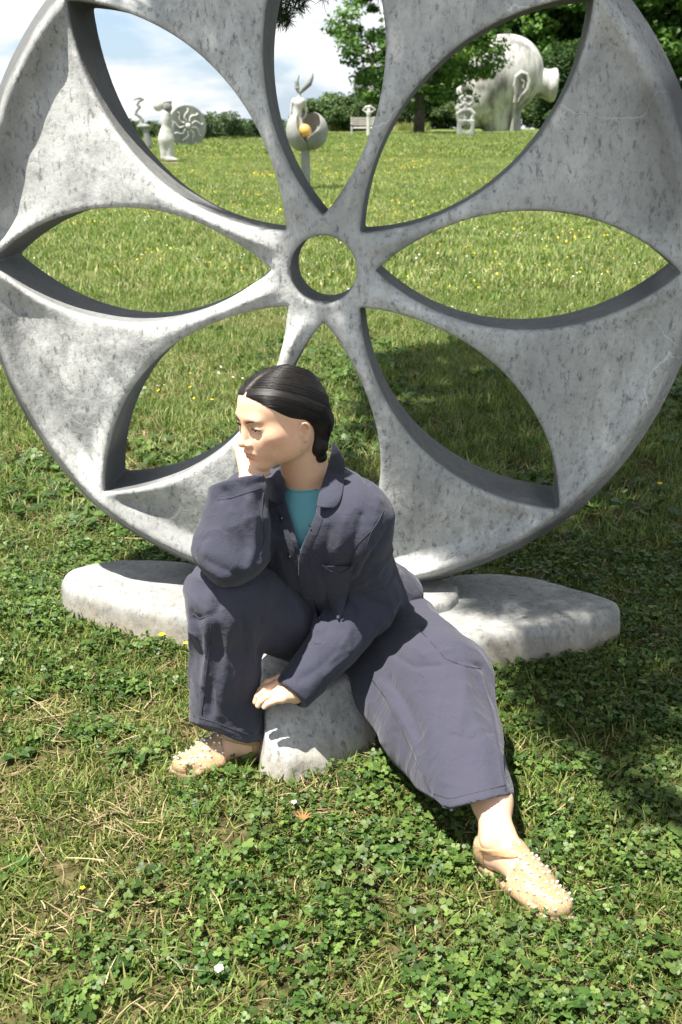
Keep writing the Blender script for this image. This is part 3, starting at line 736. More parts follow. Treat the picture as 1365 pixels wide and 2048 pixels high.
# ------------------------------------------------------------------ the pine whose shade falls on the wheel
TR = np.array([2.7, 4.9, 0])
SB = np.array([[1.0, 3.0], [1.62, .95], [1.8, .60], [2.0, .50], [2.25, .41], [2.6, .34], [2.78, .27], [2.87, .18], [2.95, .03], [3.1, -.20], [3.4, -.26], [4, -.03], [5, .05], [6.0, .12], [6.6, .6], [7.0, 3.0], [9, 9]])
def shade_edge(y): return np.interp(y, SB[:, 0], SB[:, 1])
Sd = np.array(SUN); tc_ = []
for _ in range(60000):
    gx, gy = -.3+3.9*R_.rand(), 1.0+5.9*R_.rand()
    e = shade_edge(gy)+.05
    if gx < e: continue
    z = 2.9+2.9*R_.rand()
    c = np.array([gx, gy, 0])+Sd*(z/Sd[2])
    if fbm(np.array([[c[0]*1.1, c[1]*1.1, c[2]*1.3]]), 2)[0] < .24: continue
    # small gaps in the shade close to its edge
    if vnoise(np.array([gx*5.5, gy*5.5, 2.2])) < (.34 if gx < e+.45 else .0): continue
    if gx < e+.09: z_ = 1
    tc_.append((c, gx-e))
    if len(tc_) > 9500: break
def needle_mesh(name, centers, seed, n=13, ln=.11, wd=.0055):
    r = np.random.RandomState(seed); m = len(centers)*n; ci = np.repeat(np.arange(len(centers)), n); Cc = np.array(centers)
    d = r.randn(m, 3); d[:, 2] -= .25; d /= np.linalg.norm(d, axis=1)[:, None]; a = np.cross(d, r.randn(m, 3)); a /= np.linalg.norm(a, axis=1)[:, None]
    l = ln*(.6+.6*r.rand(m))[:, None]; w_ = wd*(.6+.8*r.rand(m))[:, None]
    V = np.stack([Cc[ci]-a*w_, Cc[ci]+a*w_, Cc[ci]+d*l+a*w_*.5, Cc[ci]+d*l-a*w_*.5], 1).reshape(-1, 3)
    me = mesh_np(name, V, np.arange(4*m).reshape(-1, 4)); attr(me, 'cv', np.repeat(r.rand(m), 4)); me.materials.append(M_NEED)
    return me
pine = empty('pine_tree', TR, 0, label='dark pine spreading over the wheel, one needle bough hanging in at the top', cat='tree')
cen = [c for c, e in tc_]
nm_ = needle_mesh('needles', cen, 2, 16, .125, .0085); o = link('needles', nm_, None, pine)
# hanging bough seen through the top opening
hb = []
def bough(p0, p1, n, spread, seed):
    r = np.random.RandomState(seed); p0 = A3(p0); p1 = A3(p1)
    for _ in range(n): t = r.rand(); hb.append(p0+(p1-p0)*t+r.randn(3)*spread*(1.15-t))
BD = 4.3
bough(P(575, -70, BD), P(572, 40, BD), 46, .045, 1); bough(P(610, -60, BD), P(600, 12, BD), 30, .045, 2); bough(P(690, -60, BD), P(660, -8, BD), 14, .03, 3); bough(P(540, -60, BD), P(560, 50, BD), 30, .04, 6); bough(P(760, -40, BD), P(720, -12, BD), 10, .02, 4)
link('hanging_needles', needle_mesh('hanging_needles', hb, 5, 16, .042, .0014), None, pine)
pts_ = [limb(TR+[0, 0, -.2], TR+[-.1, -.1, 7.2], .19, .06, 3, 8, .01)]
for i in range(40):
    c = cen[(i*83) % len(cen)]; z0 = min(max(c[2]-.5, 2.4), 6.4); pts_.append(limb(TR+[0, 0, z0], c, .045, .008, 50+i, 6, .03))
top = P(600, -60, BD)+[0, 0, .3]
pts_.append(limb(TR+[0, 0, 2.7], top, .04, .01, 9, 6, .02))
for q in (P(572, 40, BD), P(600, 12, BD), P(660, -8, BD), P(560, 50, BD), P(720, -12, BD)): pts_.append(limb(top, q, .006, .002, 4, 5, .05))
build('trunk', pts_, M_BARK, pine)
# ------------------------------------------------------------------ the seated woman
def stroke(sd, pts, w_, amp, asym=0.0):
    """soft ridge (amp>0) or valley (amp<0) laid on the surface along photo-space guide points"""
    q = []
    for x, y in pts:
        h = sd.march(x, y, 1.2, 2.9)
        if h is not None: q.append(h)
    if len(q) < 2: return None
    w_ = max(w_, .0095)
    pf = poly(q, 0.0)
    def f(p):
        dd = pf(p); nn = .8+.4*vnoise(p*23.0); return 1.15*amp*nn*(np.exp(-np.sqrt(dd*dd+.0015**2)/(w_*.85))*1.15-.3*np.exp(-(dd/(w_*2.4))**2))
    f.bound = lambda c: pf(c)-w_*4.5
    return f
def addstrokes(sd, L_):
    fs = [stroke(sd, *a) for a in L_]
    for f in fs:
        if f is not None: sd.d(f)
woman = empty('person', P(640, 1330, 2.15)*np.array([1, 1, 0])+[0, 0, .15], 0, label='woman in a loose dark blue linen suit sitting with her chin on her hand', cat='person')
# head frame (x = her right, y = forward, z = up)
HA, HP = math.radians(55), math.radians(13)
hf = A3([-math.sin(HA)*math.cos(HP), -math.cos(HA)*math.cos(HP), -math.sin(HP)])
hup = A3([-.03, 0, 1.]); hx = np.cross(hf, hup); hx /= np.linalg.norm(hx); hu = np.cross(hx, hf)
RHd = np.array([hx, hf, hu]); HS = .93; HC = P(562, 823, 2.06)
def hl(v):                                   # head local -> world
    v = A3(v).copy(); v[2] *= .84 if v[2] < 0 else 1; return HC+(v*HS)@RHd
def hell(c, r): return ell(hl(c), A3(r)*HS, RHd)
def hcone(a, b, ra, rb): return cone(hl(a), hl(b), ra*HS, rb*HS)
def sym(f):
    return [f(1), f(-1)]
body = Sdf()
body.u(hell((0, -.012, .020), (.070, .079, .064)), 0)
body.u(hell((0, .030, .036), (.060, .053, .041)), .03)
body.u(hell((0, .030, -.030), (.060, .060, .067)), .03)
for s_ in (-1, 1):
    body.u(hell((s_*.026, .020, -.068), (.030, .050, .030)), .03)
    body.u(hell((s_*.040, .004, -.050), (.018, .03, .034)), .03)
    body.u(hell((s_*.041, .055, -.026), (.019, .020, .016)), .022)
    body.u(hell((s_*.024, .070, -.048), (.014, .014, .018)), .02)
body.u(hell((0, .074, -.101), (.018, .015, .014)), .020)
for s_ in (-1, 1): body.u(cone(hl((s_*.010, .066, -.103)), hl((s_*.045, .006, -.066)), .010*HS, .013*HS), .022)
body.u(hell((0, .077, .017), (.043, .012, .011)), .014)
body.u(hell((0, .073, -.070), (.025, .017, .020)), .018)
for s_ in (-1, 1): body.s(hell((s_*.031, .0965, -.002), (.019, .017, .0115)), .016)
body.u(hcone((0, .083, .006), (0, .102, -.034), .0058, .0085), .012)
body.u(hell((0, .1035, -.037), (.0085, .0085, .0075)), .006)
for s_ in (-1, 1):
    body.u(hell((s_*.0115, .093, -.041), (.0065, .0095, .0065)), .006)
    body.s(hell((s_*.0062, .0995, -.0465), (.0033, .005, .0028)), .002)
    # eyelids
    body.u(hell((s_*.031, .0700, -.001), (.0160, .0160, .0125)), .004)
    body.s(poly([hl((s_*.0195, .0862, -.0045)), hl((s_*.030, .0885, -.0026)), hl((s_*.0415, .0840, -.0042))], 0, [.0014, .0036, .0014]), .0015)
body.u(poly([hl((-.021, .0835, -.0680)), hl((-.010, .0950, -.0630)), hl((0, .0970, -.0645)), hl((.010, .0950, -.0630)), hl((.021, .0835, -.0680))], .0050), .005)
body.u(poly([hl((-.017, .0850, -.0740)), hl((-.007, .0930, -.0785)), hl((.007, .0930, -.0785)), hl((.017, .0850, -.0740))], .0058), .005)
body.s(poly([hl((-.024, .0850, -.0705)), hl((-.01, .1000, -.0712)), hl((.01, .1000, -.0712)), hl((.024, .0850, -.0705))], .0011), .002)
body.s(hell((0, .094, -.092), (.014, .007, .005)), .008)
for s_ in (-1, 1):
    # ears
    er = basis(z=None, y=None, x=None) if 0 else None
    ec = (s_*.073, -.010, -.012)
    EZ = lambda x, y, z: (s_*(x-.0035), -.004+(y+.012)*.72, -.040+(z+.012)*.72/.84)
    body.u(hell(EZ(.0735, -.012, -.012), (.0065, .0118, .0210)), .005)
    body.s(hell(EZ(.0815, -.009, -.006), (.0052, .0080, .0128)), .003)
    body.u(poly([hl(EZ(x, y, z)) for x, y, z in ((.074, .002, -.004), (.077, .001, .010), (.080, -.008, .019), (.082, -.018, .017), (.083, -.0255, .006), (.082, -.026, -.006), (.080, -.020, -.020), (.077, -.012, -.034))], 0, [v*HS*.85 for v in (.0026, .0030, .0034, .0034, .0032, .003, .003, .0045)]), .003)
    body.u(poly([hl(EZ(.077, -.017, .006)), hl(EZ(.078, -.018, -.008)), hl(EZ(.077, -.012, -.020))], .0017*HS), .003)
    body.u(hell(EZ(.0755, .001, -.014), (.0032, .0035, .005)), .003)
# neck and shoulders
NB = P(628, 985, 2.13)
body.u(cone(hl((0, -.028, -.055)), NB+[-.008, 0, 0], .044, .051), .012)
SL, SR = P(704, 1034, 2.07), P(512, 1010, 2.22)
CH, WA = P(640, 1060, 2.16), P(705, 1215, 2.31)
body.u(cone(SL, SR, .045, .045), .03); body.u(cone(CH, WA, .085, .09), .05)
body.u(cone(SL*.75+SR*.25, SR*.75+SL*.25, .055, .055), .04)
HR, HL_ = P(655, 1245, 2.33), P(780, 1270, 2.31)
KR, KL = P(446, 1195, 2.01), P(885, 1365, 2.02)
ELL, ERR = P(744, 1190, 2.15), P(462, 1108, 1.98)
WL, WR = P(590, 1383, 1.985), P(503, 957, 2.035)
body.u(cone(HR, HL_, .085, .085), .04); body.u(cone(HR, KR, .07, .05), .03); body.u(cone(HL_, KL, .07, .05), .03)
body.u(cone(SL, ELL, .042, .036), .02); body.u(cone(ELL, WL, .034, .0225), .015)
body.u(cone(SR, ERR, .042, .036), .02); body.u(cone(ERR, WR, .034, .0225), .015)
# ---- feet
def foot_frame(heel, toe):
    f = toe-heel; f[2] = 0; Lf = np.linalg.norm(f); f /= Lf; u = A3([0, 0, 1.]); s = np.cross(f, u)
    return heel, np.array([f, s, u]), Lf/.235
FLo, FLR, FLs = foot_frame(G(962, 1712, .012), G(1124, 1838, .012))
FRo, FRR, FRs = foot_frame(G(528, 1502, .010), G(352, 1548, .010))
def fw(fr, v): return fr[0]+(A3(v)*fr[2])@fr[1]
FLf = (FLo, FLR, FLs*1.02); FRf = (FRo, FRR, FRs*1.0)
def foot_sdf(sd, fr, inner, anklek, knee):
    # local: x forward, y = right side, z up ; inner = side sign of the big toe
    k = fr[2]; c = lambda a, b, ra, rb, **kw: cone(fw(fr, a), fw(fr, b), ra*k, rb*k, **kw)
    sd.u(c((.030, 0, .034), (.040, 0, .030), .030, .028), .01)
    sd.u(c((.035, 0, .038), (.150, .004*inner, .026), .028, .026), .02)
    sd.u(c((.050, 0, .078), (.155, .010*inner, .030), .029, .019), .03)
    sd.u(c((.155, .020*inner, .026), (.175, .022*inner, .020), .021, .016), .012)
    sd.u(c((.130, -.026*inner, .022), (.165, -.026*inner, .017), .018, .014), .012)
    tip = [(.232, .021, .0125), (.226, .004, .0095), (.217, -.009, .009), (.206, -.020, .0085), (.193, -.031, .008)]
    for i, (x, y, r) in enumerate(tip):
        b0 = (.172-.006*i, (.020-.0125*i)*inner, .019); mid = (x-.022, y*inner, .019); e = (x-r, y*inner, r+.002)
        sd.u(c(b0, mid, r*1.15, r*.92), .007); sd.u(c(mid, e, r*.92, r), .002)
    an = fw(fr, (.046, 0, .088)); sd.u(cone(an, anklek, .029*k, .030), .02)
    for s_ in (-1, 1): sd.u(ell(fw(fr, (.048, s_*.026, .074)), (.012*k, .012*k, .013*k)), .014)
    sd.u(cone(fw(fr, (.030, 0, .05)), fw(fr, (.018, 0, .10)), .019*k, .012*k), .02)
    sd.u(cone(anklek, knee, .034, .052), .03)
AL, AR = P(984, 1600, 1.725), P(478, 1440, 2.045)
foot_sdf(body, FLf, -1, AL, KL); foot_sdf(body, FRf, 1, AR, KR)
# ---- hands
def hand(sd, wrist, palm, wid, knuck, fingers, thumb, rk=1.0):
    """knuck: 4 knuckle points, fingers: list of 3-point chains from each knuckle"""
    kc = sum(knuck)/4
    for i, kn in enumerate(knuck): sd.u(cone(wrist+(kn-kc)*.45, kn, .0125*rk, .0098*rk), .012)
    for i, ch in enumerate(fingers):
        r0 = (.0088, .0090, .0085, .0075)[i]*rk; pts = [knuck[i]]+ch; rs = [r0, r0*.95, r0*.84, r0*.74]
        for a in range(len(pts)-1): sd.u(cone(pts[a], pts[a+1], rs[a], rs[a+1]), .0035 if a else .006)
    rs = [.0135*rk, .0105*rk, .0088*rk]
    for a in range(len(thumb)-1): sd.u(cone(thumb[a], thumb[a+1], rs[a], rs[min(a+1, 2)]), .008)
# left hand on the stone: fingers point to image left, little finger nearest the lens
kn = [P(560, 1358, 1.995), P(556, 1370, 1.978), P(559, 1384, 1.960), P(566, 1397, 1.945)]
fg = [[P(535, 1366, 1.992), P(522, 1382, 1.988), P(515, 1396, 1.985)], [P(530, 1379, 1.972), P(517, 1392, 1.968), P(512, 1404, 1.966)],
      [P(534, 1393, 1.954), P(522, 1402, 1.950), P(517, 1411, 1.948)], [P(546, 1403, 1.938), P(536, 1407, 1.936), P(529, 1414, 1.934)]]
hand(body, WL, None, 0, kn, fg, [P(585, 1368, 2.00), P(562, 1362, 2.015), P(545, 1372, 2.02)])
# right hand under the jaw and against the far cheek
kn = [hl((.050, .078, -.078)), hl((.058, .066, -.084)), hl((.064, .052, -.090)), hl((.068, .036, -.094))]
kn = [P(497, 922, 2.07), P(488, 917, 2.085), P(483, 912, 2.10), P(482, 910, 2.115)]
fg = [[P(490, 903, 2.10), P(500, 888, 2.12), P(512, 876, 2.13)], [P(479, 899, 2.11), P(489, 888, 2.13), P(500, 880, 2.14)],
      [P(475, 896, 2.12), P(484, 886, 2.14), P(496, 880, 2.15)], [P(477, 898, 2.13), P(488, 890, 2.15), P(498, 886, 2.16)]]
hand(body, WR, None, 0, kn, fg, [P(508, 950, 2.04), P(518, 946, 2.035), P(532, 944, 2.05)], .95)
body.u(cone(WR, P(500, 933, 2.07), .019, .017), .012)
lo = A3([-.45, 1.40, -.02]); hi = A3([.52, 2.55, .92])
bme = sdf_mesh(body, lo, hi, .0019, 'body')
V = verts_of(bme); HLc = ((V-HC)@RHd.T)/HS; HLc[:, 2] = np.where(HLc[:, 2] < 0, HLc[:, 2]/.84, HLc[:, 2])
def gd(p, c, r): return np.exp(-(((p-A3(c))/A3(r))**2).sum(1))
skin = np.array([.70, .44, .295]); colr = np.tile(skin, (len(V), 1))
n_ = fbm(V*45, 3)[:, None]; n3_ = fbm(V*210, 2)[:, None]; colr *= (.88+.16*n_+.08*n3_); colr *= 1+np.array([.05, -.05, -.10])*(fbm(V*28+4, 2)[:, None]-.5)*2
def blend(m, c): global colr; m = np.clip(m, 0, 1)[:, None]; colr = colr*(1-m)+A3(c)*m
for s_ in (-1, 1): blend(gd(HLc, (s_*.044, .055, -.040), (.018, .024, .016))*.75, (.66, .25, .17))
blend(gd(HLc, (0, .108, -.036), (.012, .012, .010))*.3, (.58, .24, .15))
lipm = np.maximum(gd(HLc, (0, .094, -.0650), (.022, .014, .0052)), gd(HLc, (0, .092, -.0775), (.019, .014, .0062)))
blend(np.clip(lipm*1.9-.5, 0, .85)*(HLc[:, 1] > .075), (.50, .13, .10))
blend(gd(HLc, (0, .09, -.0712), (.023, .014, .0014))*.5, (.16, .04, .04))
for s_ in (-1, 1):
    blend(gd(HLc, (s_*.077, -.003, -.038), (.007, .008, .016))*.55, (.50, .20, .13))
    blend(gd(HLc, (s_*.031, .085, .006), (.017, .012, .005))*.28, (.36, .20, .14))
knd = np.min([np.linalg.norm(V-q, axis=1) for ch in fg for q in ch[:2]]+[np.linalg.norm(V-P(535, 1366, 1.992), axis=1)], 0)
blend(np.exp(-(knd/.008)**2)*.3, (.60, .24, .16))
attr(bme, 'tint', colr, 'FLOAT_COLOR')
M_SKIN, nt, b = mat_new('skin', .50, spec=.35); a = N(nt, 'ShaderNodeAttribute', attribute_name='tint'); L(nt, a.outputs['Color'], b.inputs['Base Color'])
b.inputs['Subsurface Weight'].default_value = .12; b.inputs['Subsurface Radius'].default_value = (.010, .004, .002); b.inputs['Subsurface Scale'].default_value = 1.0
g = N(nt, 'ShaderNodeNewGeometry').outputs['Position']; L(nt, bump(nt, noise(nt, g, 420, 3), .12, .0006), b.inputs['Normal'])
link('body', bme, M_SKIN, woman)
# eyes, brows, lashes
M_EYE, nt, b = mat_new('eyeball', .12, (.75, .72, .70), .6)
M_DARK, _, _ = mat_new('brow_hair', .6, (.022, .015, .012)); M_IRIS, _, _ = mat_new('iris', .1, (.05, .028, .016), .7)
for s_ in (-1, 1):
    ec = A3([s_*.031, .0700, -.0025]); e = build('eye', [ball_np(hl(ec), .0142*HS, 20, 14)], M_EYE, woman)
    gdir = A3([-.10, 1, -.12]); gdir /= np.linalg.norm(gdir)
    build('iris', [ball_np(hl(ec+gdir*.0098), .0056*HS, 14, 10)], M_IRIS, e)
    bp = [hl((s_*x, y, z)) for x, y, z in ((.013, .0905, .0125), (.024, .0905, .0168), (.036, .0835, .0182), (.047, .0715, .0140))]
    build('eyebrow', [tube_np(bp, [.0013, .0019, .0015, .0006], 6)], M_DARK, woman)
    lp = [hl((s_*x, y, z+.0014)) for x, y, z in ((.0185, .0842, -.0036), (.0255, .0872, -.0006), (.032, .0876, .0002), (.039, .0852, -.0008), (.0455, .0790, -.0042))]
    build('eyelashes', [tube_np(lp, [.0007, .0015, .0018, .0016, .0008], 6)], M_DARK, woman)
# carve the eye opening: thin lid lines give the almond shape
# ---- hair
hair = Sdf()
hair.u(hell((0, -.012, .022), (.0765, .0855, .0690)), 0); hair.u(hell((0, .026, .036), (.065, .061, .0435)), .03)
hair.i(lambda p: (((p-HC)@RHd.T/HS-A3([0, .044, .0275]))@(A3([0, .715, -.70])))*HS+(np.abs(((p-HC)@RHd.T/HS)[..., 0])*-.05), .004)
hair.s(hell((-.074, .010, -.036), (.024, .020, .024)), .006); hair.s(hell((.074, .010, -.036), (.024, .020, .025)), .006)
hair.u(cone(hl((-.028, -.055, -.008)), hl((-.030, -.066, -.050)), .040*HS, .032*HS), .02); hair.u(cone(hl((0, -.058, -.02)), hl((0, -.064, -.06)), .042*HS, .034*HS), .02)
hair.u(cone(hl((-.030, -.064, -.045)), P(636, 893, 2.070), .027, .024), .012)
hair.u(ell(P(638, 890, 2.070), (.022, .024, .024)), .006); hair.u(ell(P(641, 912, 2.075), (.0185, .020, .018)), .003)
def hpart(p):
    q = (p-HC)@RHd.T/HS; m = np.exp(-(q[..., 0]/.0035)**2)*ss(-.03, .0, q[..., 1])*(q[..., 2] > .03); w_ = fbm(np.stack([(q[..., 1]*.6-q[..., 2]*.8+np.abs(q[..., 0])*.36)*90, q[..., 0]*6, q[..., 2]*6], -1), 2)
    cpl = -((q-A3([0, .044, .0275]))@A3([0, .715, -.70]))
    return -.0030*m+(w_-.5)*.0022-.0042*np.exp(-np.clip(cpl, 0, 1)/.010)
hair.d(hpart)
hme = sdf_mesh(hair, HC-.17, HC+.15, .0022, 'hair'); V = verts_of(hme); q = (V-HC)@RHd.T/HS
attr(hme, 'hs', q[:, 1]*.6-q[:, 2]*.8+np.abs(q[:, 0])*.36)
M_HAIR, nt, b = mat_new('black_hair', .42, (.009, .0078, .0078), .32)
a = N(nt, 'ShaderNodeAttribute', attribute_name='hs'); n1 = N(nt, 'ShaderNodeTexNoise', noise_dimensions='1D'); n1.inputs['Scale'].default_value = 700; n1.inputs['Detail'].default_value = 5; L(nt, a.outputs['Fac'], n1.inputs['W'])
M_STRD, _, _ = mat_new('hair_strand', .38, (.011, .0095, .009), .42)
g = N(nt, 'ShaderNodeNewGeometry').outputs['Position']
L(nt, ramp(nt, n1.outputs['Fac'], [(.3, (.006, .005, .005)), (.6, (.014, .011, .010)), (.85, (.022, .017, .015))]), b.inputs['Base Color'])
L(nt, bump(nt, n1.outputs['Fac'], .6, .0010), b.inputs['Normal'])
HAIR = link('hair', hme, M_HAIR, woman)
# combed strands over the cap, from the parting to the knot, and a few flyaways
rs_ = np.random.RandomState(8); ns = 520
sg = np.where(rs_.rand(ns) < .78, -1.0, 1.0); y0 = -.055+.135*rs_.rand(ns)**.8
loc = np.stack([sg*(.002+.004*rs_.rand(ns)), y0, np.full(ns, .11)], -1); fr = rs_.rand(ns) < .35
loc[fr, 0] = sg[fr]*(.005+.070*rs_.rand(fr.sum())); loc[fr, 1] = .085; loc[fr, 2] = .065-.06*(np.abs(loc[fr, 0])/.075)**1.3
pw = HC+(loc*HS)@RHd; 
def grad(p, e=.001):
    E = np.eye(3)*e; return np.stack([hair(p+E[i])-hair(p-E[i]) for i in range(3)], -1)/(2*e)
def snap(p, off):
    for _ in range(3):
        g_ = grad(p); g_ /= np.linalg.norm(g_, axis=1)[:, None]+1e-9; p = p-g_*np.clip(hair(p)-off, -.03, .03)[:, None]
    return p, g_
off = .0002+.0007*rs_.rand(ns); fly = rs_.rand(ns) < .06; pw, g_ = snap(pw, off); tracks = [pw]; alive = np.ones(ns, bool); lens = np.ones(ns, int)
bunc = P(637, 893, 2.07)
for stp in range(26):
    q_ = (pw-HC)@RHd.T/HS; nl = g_@RHd.T; gv = np.stack([.36*sg, np.full(ns, .60), np.full(ns, -.8)], -1)
    t_ = np.cross(nl, gv); t_ /= np.linalg.norm(t_, axis=1)[:, None]+1e-9
    want = np.stack([sg*.5, np.full(ns, -.6), np.full(ns, -.5)], -1); t_ *= np.sign((t_*want).sum(1))[:, None]+1e-6
    tw = t_@RHd; tb = bunc-pw; db = np.linalg.norm(tb, axis=1); kk = np.clip(1-db/.09, 0, .8)[:, None]; tw = tw*(1-kk)+tb/(db[:, None]+1e-9)*kk
    pw = pw+tw*.0075; pw, g_ = snap(pw, off+(fly*.0012*stp*.4 if stp < 12 else fly*.004)); alive &= db > .022; lens[alive] = stp+2; tracks.append(pw)
T_ = np.stack(tracks, 1); parts_ = []
for i in range(ns):
    n_i = lens[i]; 
    if n_i < 5 or np.abs(np.diff(T_[i, :n_i], axis=0)).max() > .02: continue
    tt = T_[i, :n_i]; r_i = .00022+.0006*rs_.rand() if not fly[i] else .00018; parts_.append(tube_np(list(tt), [r_i*(.4+.6*math.sin(pi*min(1, (j+1)/n_i))) for j in range(n_i)], 4, caps=False))
st_ = build('hair_strands', parts_, M_STRD, HAIR); st_['kind'] = 'stuff'
# scalp showing in the parting
M_SCALP, _, _ = mat_new('parting_scalp', .6, (.30, .17, .11))
pp = []
for t in np.linspace(0, 1, 9):
    yy = .066-.062*t; o_ = hl((0, yy, .06)); d_ = hu
    lo_, hi_ = 0.0, .12
    for _ in range(30):
        m_ = (lo_+hi_)/2
        if hair(np.array([o_+d_*m_]))[0] < 0: lo_ = m_
        else: hi_ = m_
    pp.append(o_+d_*(lo_-.0004))
pp = [q for q in pp if (q-HC)@hu > .05 and ((q-HC)@hf)/HS < .066]
if len(pp) > 2: build('parting', [tube_np(pp, [.0010]*len(pp), 6)], M_SCALP, woman)

# ------------------------------------------------------------------ clothes
def linen(name, base, warm=(1, 1, 1)):
    m, nt, b = mat_new(name, .9, spec=.12)
    g = N(nt, 'ShaderNodeNewGeometry').outputs['Position']
    a1 = noise(nt, mapping(nt, g, (1, 1, .12), (.3, .2, 0)), 620, 2, .6); a2 = noise(nt, mapping(nt, g, (.12, .12, 1), (.1, .3, .2)), 620, 2, .6)
    wv = N(nt, 'ShaderNodeMath', operation='ADD'); L(nt, a1, wv.inputs[0]); L(nt, a2, wv.inputs[1])
    c = ramp(nt, wv.outputs[0], [(.35, tuple(x*.62 for x in base)), (.5, base), (.66, tuple(x*1.5 for x in base))])
    wr = noise(nt, g, 16, 6, .65, .5)
    c = mixc(nt, ramp(nt, wr, [(.45, (0, 0, 0)), (.72, (.4, .4, .4))]), c, tuple(x*1.45 for x in base))
    L(nt, c, b.inputs['Base Color']); b.inputs['Sheen Weight'].default_value = .12; b.inputs['Sheen Roughness'].default_value = .5
    n0 = bump(nt, wr, .45, .006); n1 = bump(nt, noise(nt, mapping(nt, g, (1.6, 1.6, .8)), 48, 4, .6, .8), .4, .0022, n0)
    for sc_, dd, st_ in ((8.5, 1.2, .22), (21, .8, .18)):
        v = noise(nt, mapping(nt, g, (1, 1, .7), (.4, .2, .6)), sc_, 2, .5, dd); ab = N(nt, 'ShaderNodeMath', operation='SUBTRACT'); ab.inputs[1].default_value = .5; L(nt, v, ab.inputs[0])
        a2_ = N(nt, 'ShaderNodeMath', operation='ABSOLUTE'); L(nt, ab.outputs[0], a2_.inputs[0])
        n1 = bump(nt, ramp(nt, a2_.outputs[0], [(0, (1, 1, 1)), (.03, (.55, .55, .55)), (.11, (0, 0, 0))]), st_, .0045 if sc_ < 10 else .002, n1)
    L(nt, bump(nt, wv.outputs[0], .6, .0009, n1), b.inputs['Normal'])
    return m
M_JACK = linen('navy_linen', (.029, .030, .043)); M_TROU = linen('navy_linen_trousers', (.034, .034, .048))
M_TEE, nt, b = mat_new('teal_cotton', .85, (.15, .38, .43), .1)
g = N(nt, 'ShaderNodeNewGeometry').outputs['Position']; L(nt, bump(nt, noise(nt, g, 300, 3), .4, .001), b.inputs['Normal'])
def prism(px, D0, D1):
    """solid whose outline is the polygon seen from the front, between depths D0 and D1 (real wedge in the world)"""
    c = P(px[0][0], px[0][1], (D0+D1)/2); o = np.array([0, 0, CAM_Z]); n = len(px)
    pts = [ray(x, y) for x, y in px]; mid = ray(sum(x for x, y in px)/n, sum(y for x, y in px)/n)
    ax, ay = basis(z=np.array([0, 0, 1.]), y=mid)[0], None
    ex = np.cross(mid, [0, 0, 1.]); ex /= np.linalg.norm(ex); ey = np.cross(ex, mid); Dm = (D0+D1)/2/mid[1]
    Q = [np.array([(r@ex)/(r@mid)*Dm, (r@ey)/(r@mid)*Dm]) for r in pts]
    def f(p):
        d = p-o; xy = np.stack([d@ex, d@ey], -1); dep = d@mid
        inside = np.zeros(xy.shape[:-1], bool); dd = np.full(xy.shape[:-1], 9.)
        for i in range(n):
            a = Q[i]; b_ = Q[(i+1) % n]; e = b_-a; w_ = xy-a; t = np.clip((w_@e)/(e@e), 0, 1); dd = np.minimum(dd, ((w_-t[..., None]*e)**2).sum(-1))
            k = (a[1] > xy[..., 1]) != (b_[1] > xy[..., 1]); inside ^= k & (xy[..., 0] < (b_[0]-a[0])*(xy[..., 1]-a[1])/(b_[1]-a[1]+1e-12)+a[0])
        dd = np.sqrt(dd); dd = np.where(inside, -dd, dd)
        return np.maximum(dd, np.maximum(D0/mid[1]-dep, dep-D1/mid[1]))
    return f
def torso(sd, off, fold):
    sd.u(cone(SL+[0, 0, -.012], SR+[0, 0, -.012], .052+off, .052+off), 0)
    sd.u(cone(NB+[0, 0, -.035], CH, .072+off, .100+off), .05)
    sd.u(cone(CH, WA, .098+off, .100+off, fold=fold), .05)
tee = Sdf(); torso(tee, .006, None)
tee.u(cone(NB+[-.006, 0, .012], NB+[0, 0, -.05], .0565, .070), .02)
tee.s(cone(hl((0, -.030, -.060)), NB+[-.006, 0, .03], .046, .0515), .002)
tee.s(prism([(480, 850), (720, 850), (700, 930), (655, 965), (632, 977), (600, 978), (575, 970), (558, 955), (540, 930)], 1.9, 2.35), .006)
tme = sdf_mesh(tee, lo, hi, .004, 't_shirt')
V = verts_of(tme); link('t_shirt', tme, M_TEE, woman)
build('neck_band', [tube_np([(lambda h: h if h is not None else NB)(tee.march(x, y, 1.5, 2.6)) for x, y in ((561, 966), (570, 975), (585, 981), (602, 983), (618, 982), (632, 979), (642, 973))], .0028, 8)], M_TEE, woman)
M_CREAM, _, _ = mat_new('shirt_print', .85, (.42, .40, .30))
jk = Sdf()
torso(jk, .026, (.008, 7, 14, 2))
jk.u(cone(NB+[.03, 0, -.045], SL+[0, 0, -.004], .062, .058), .05); jk.u(cone(NB+[-.03, .02, -.045], SR, .062, .058), .05)
jk.u(cone(WA+[0, -.02, .0], P(735, 1285, 2.27), .118, .105, fold=(.009, 6, 15, 4)), .05)          # skirt of the jacket over the lap
jk.u(cone(P(795, 1190, 2.33), P(800, 1240, 2.36), .055, .055, fold=(.004, 20, 20, 8)), .05)
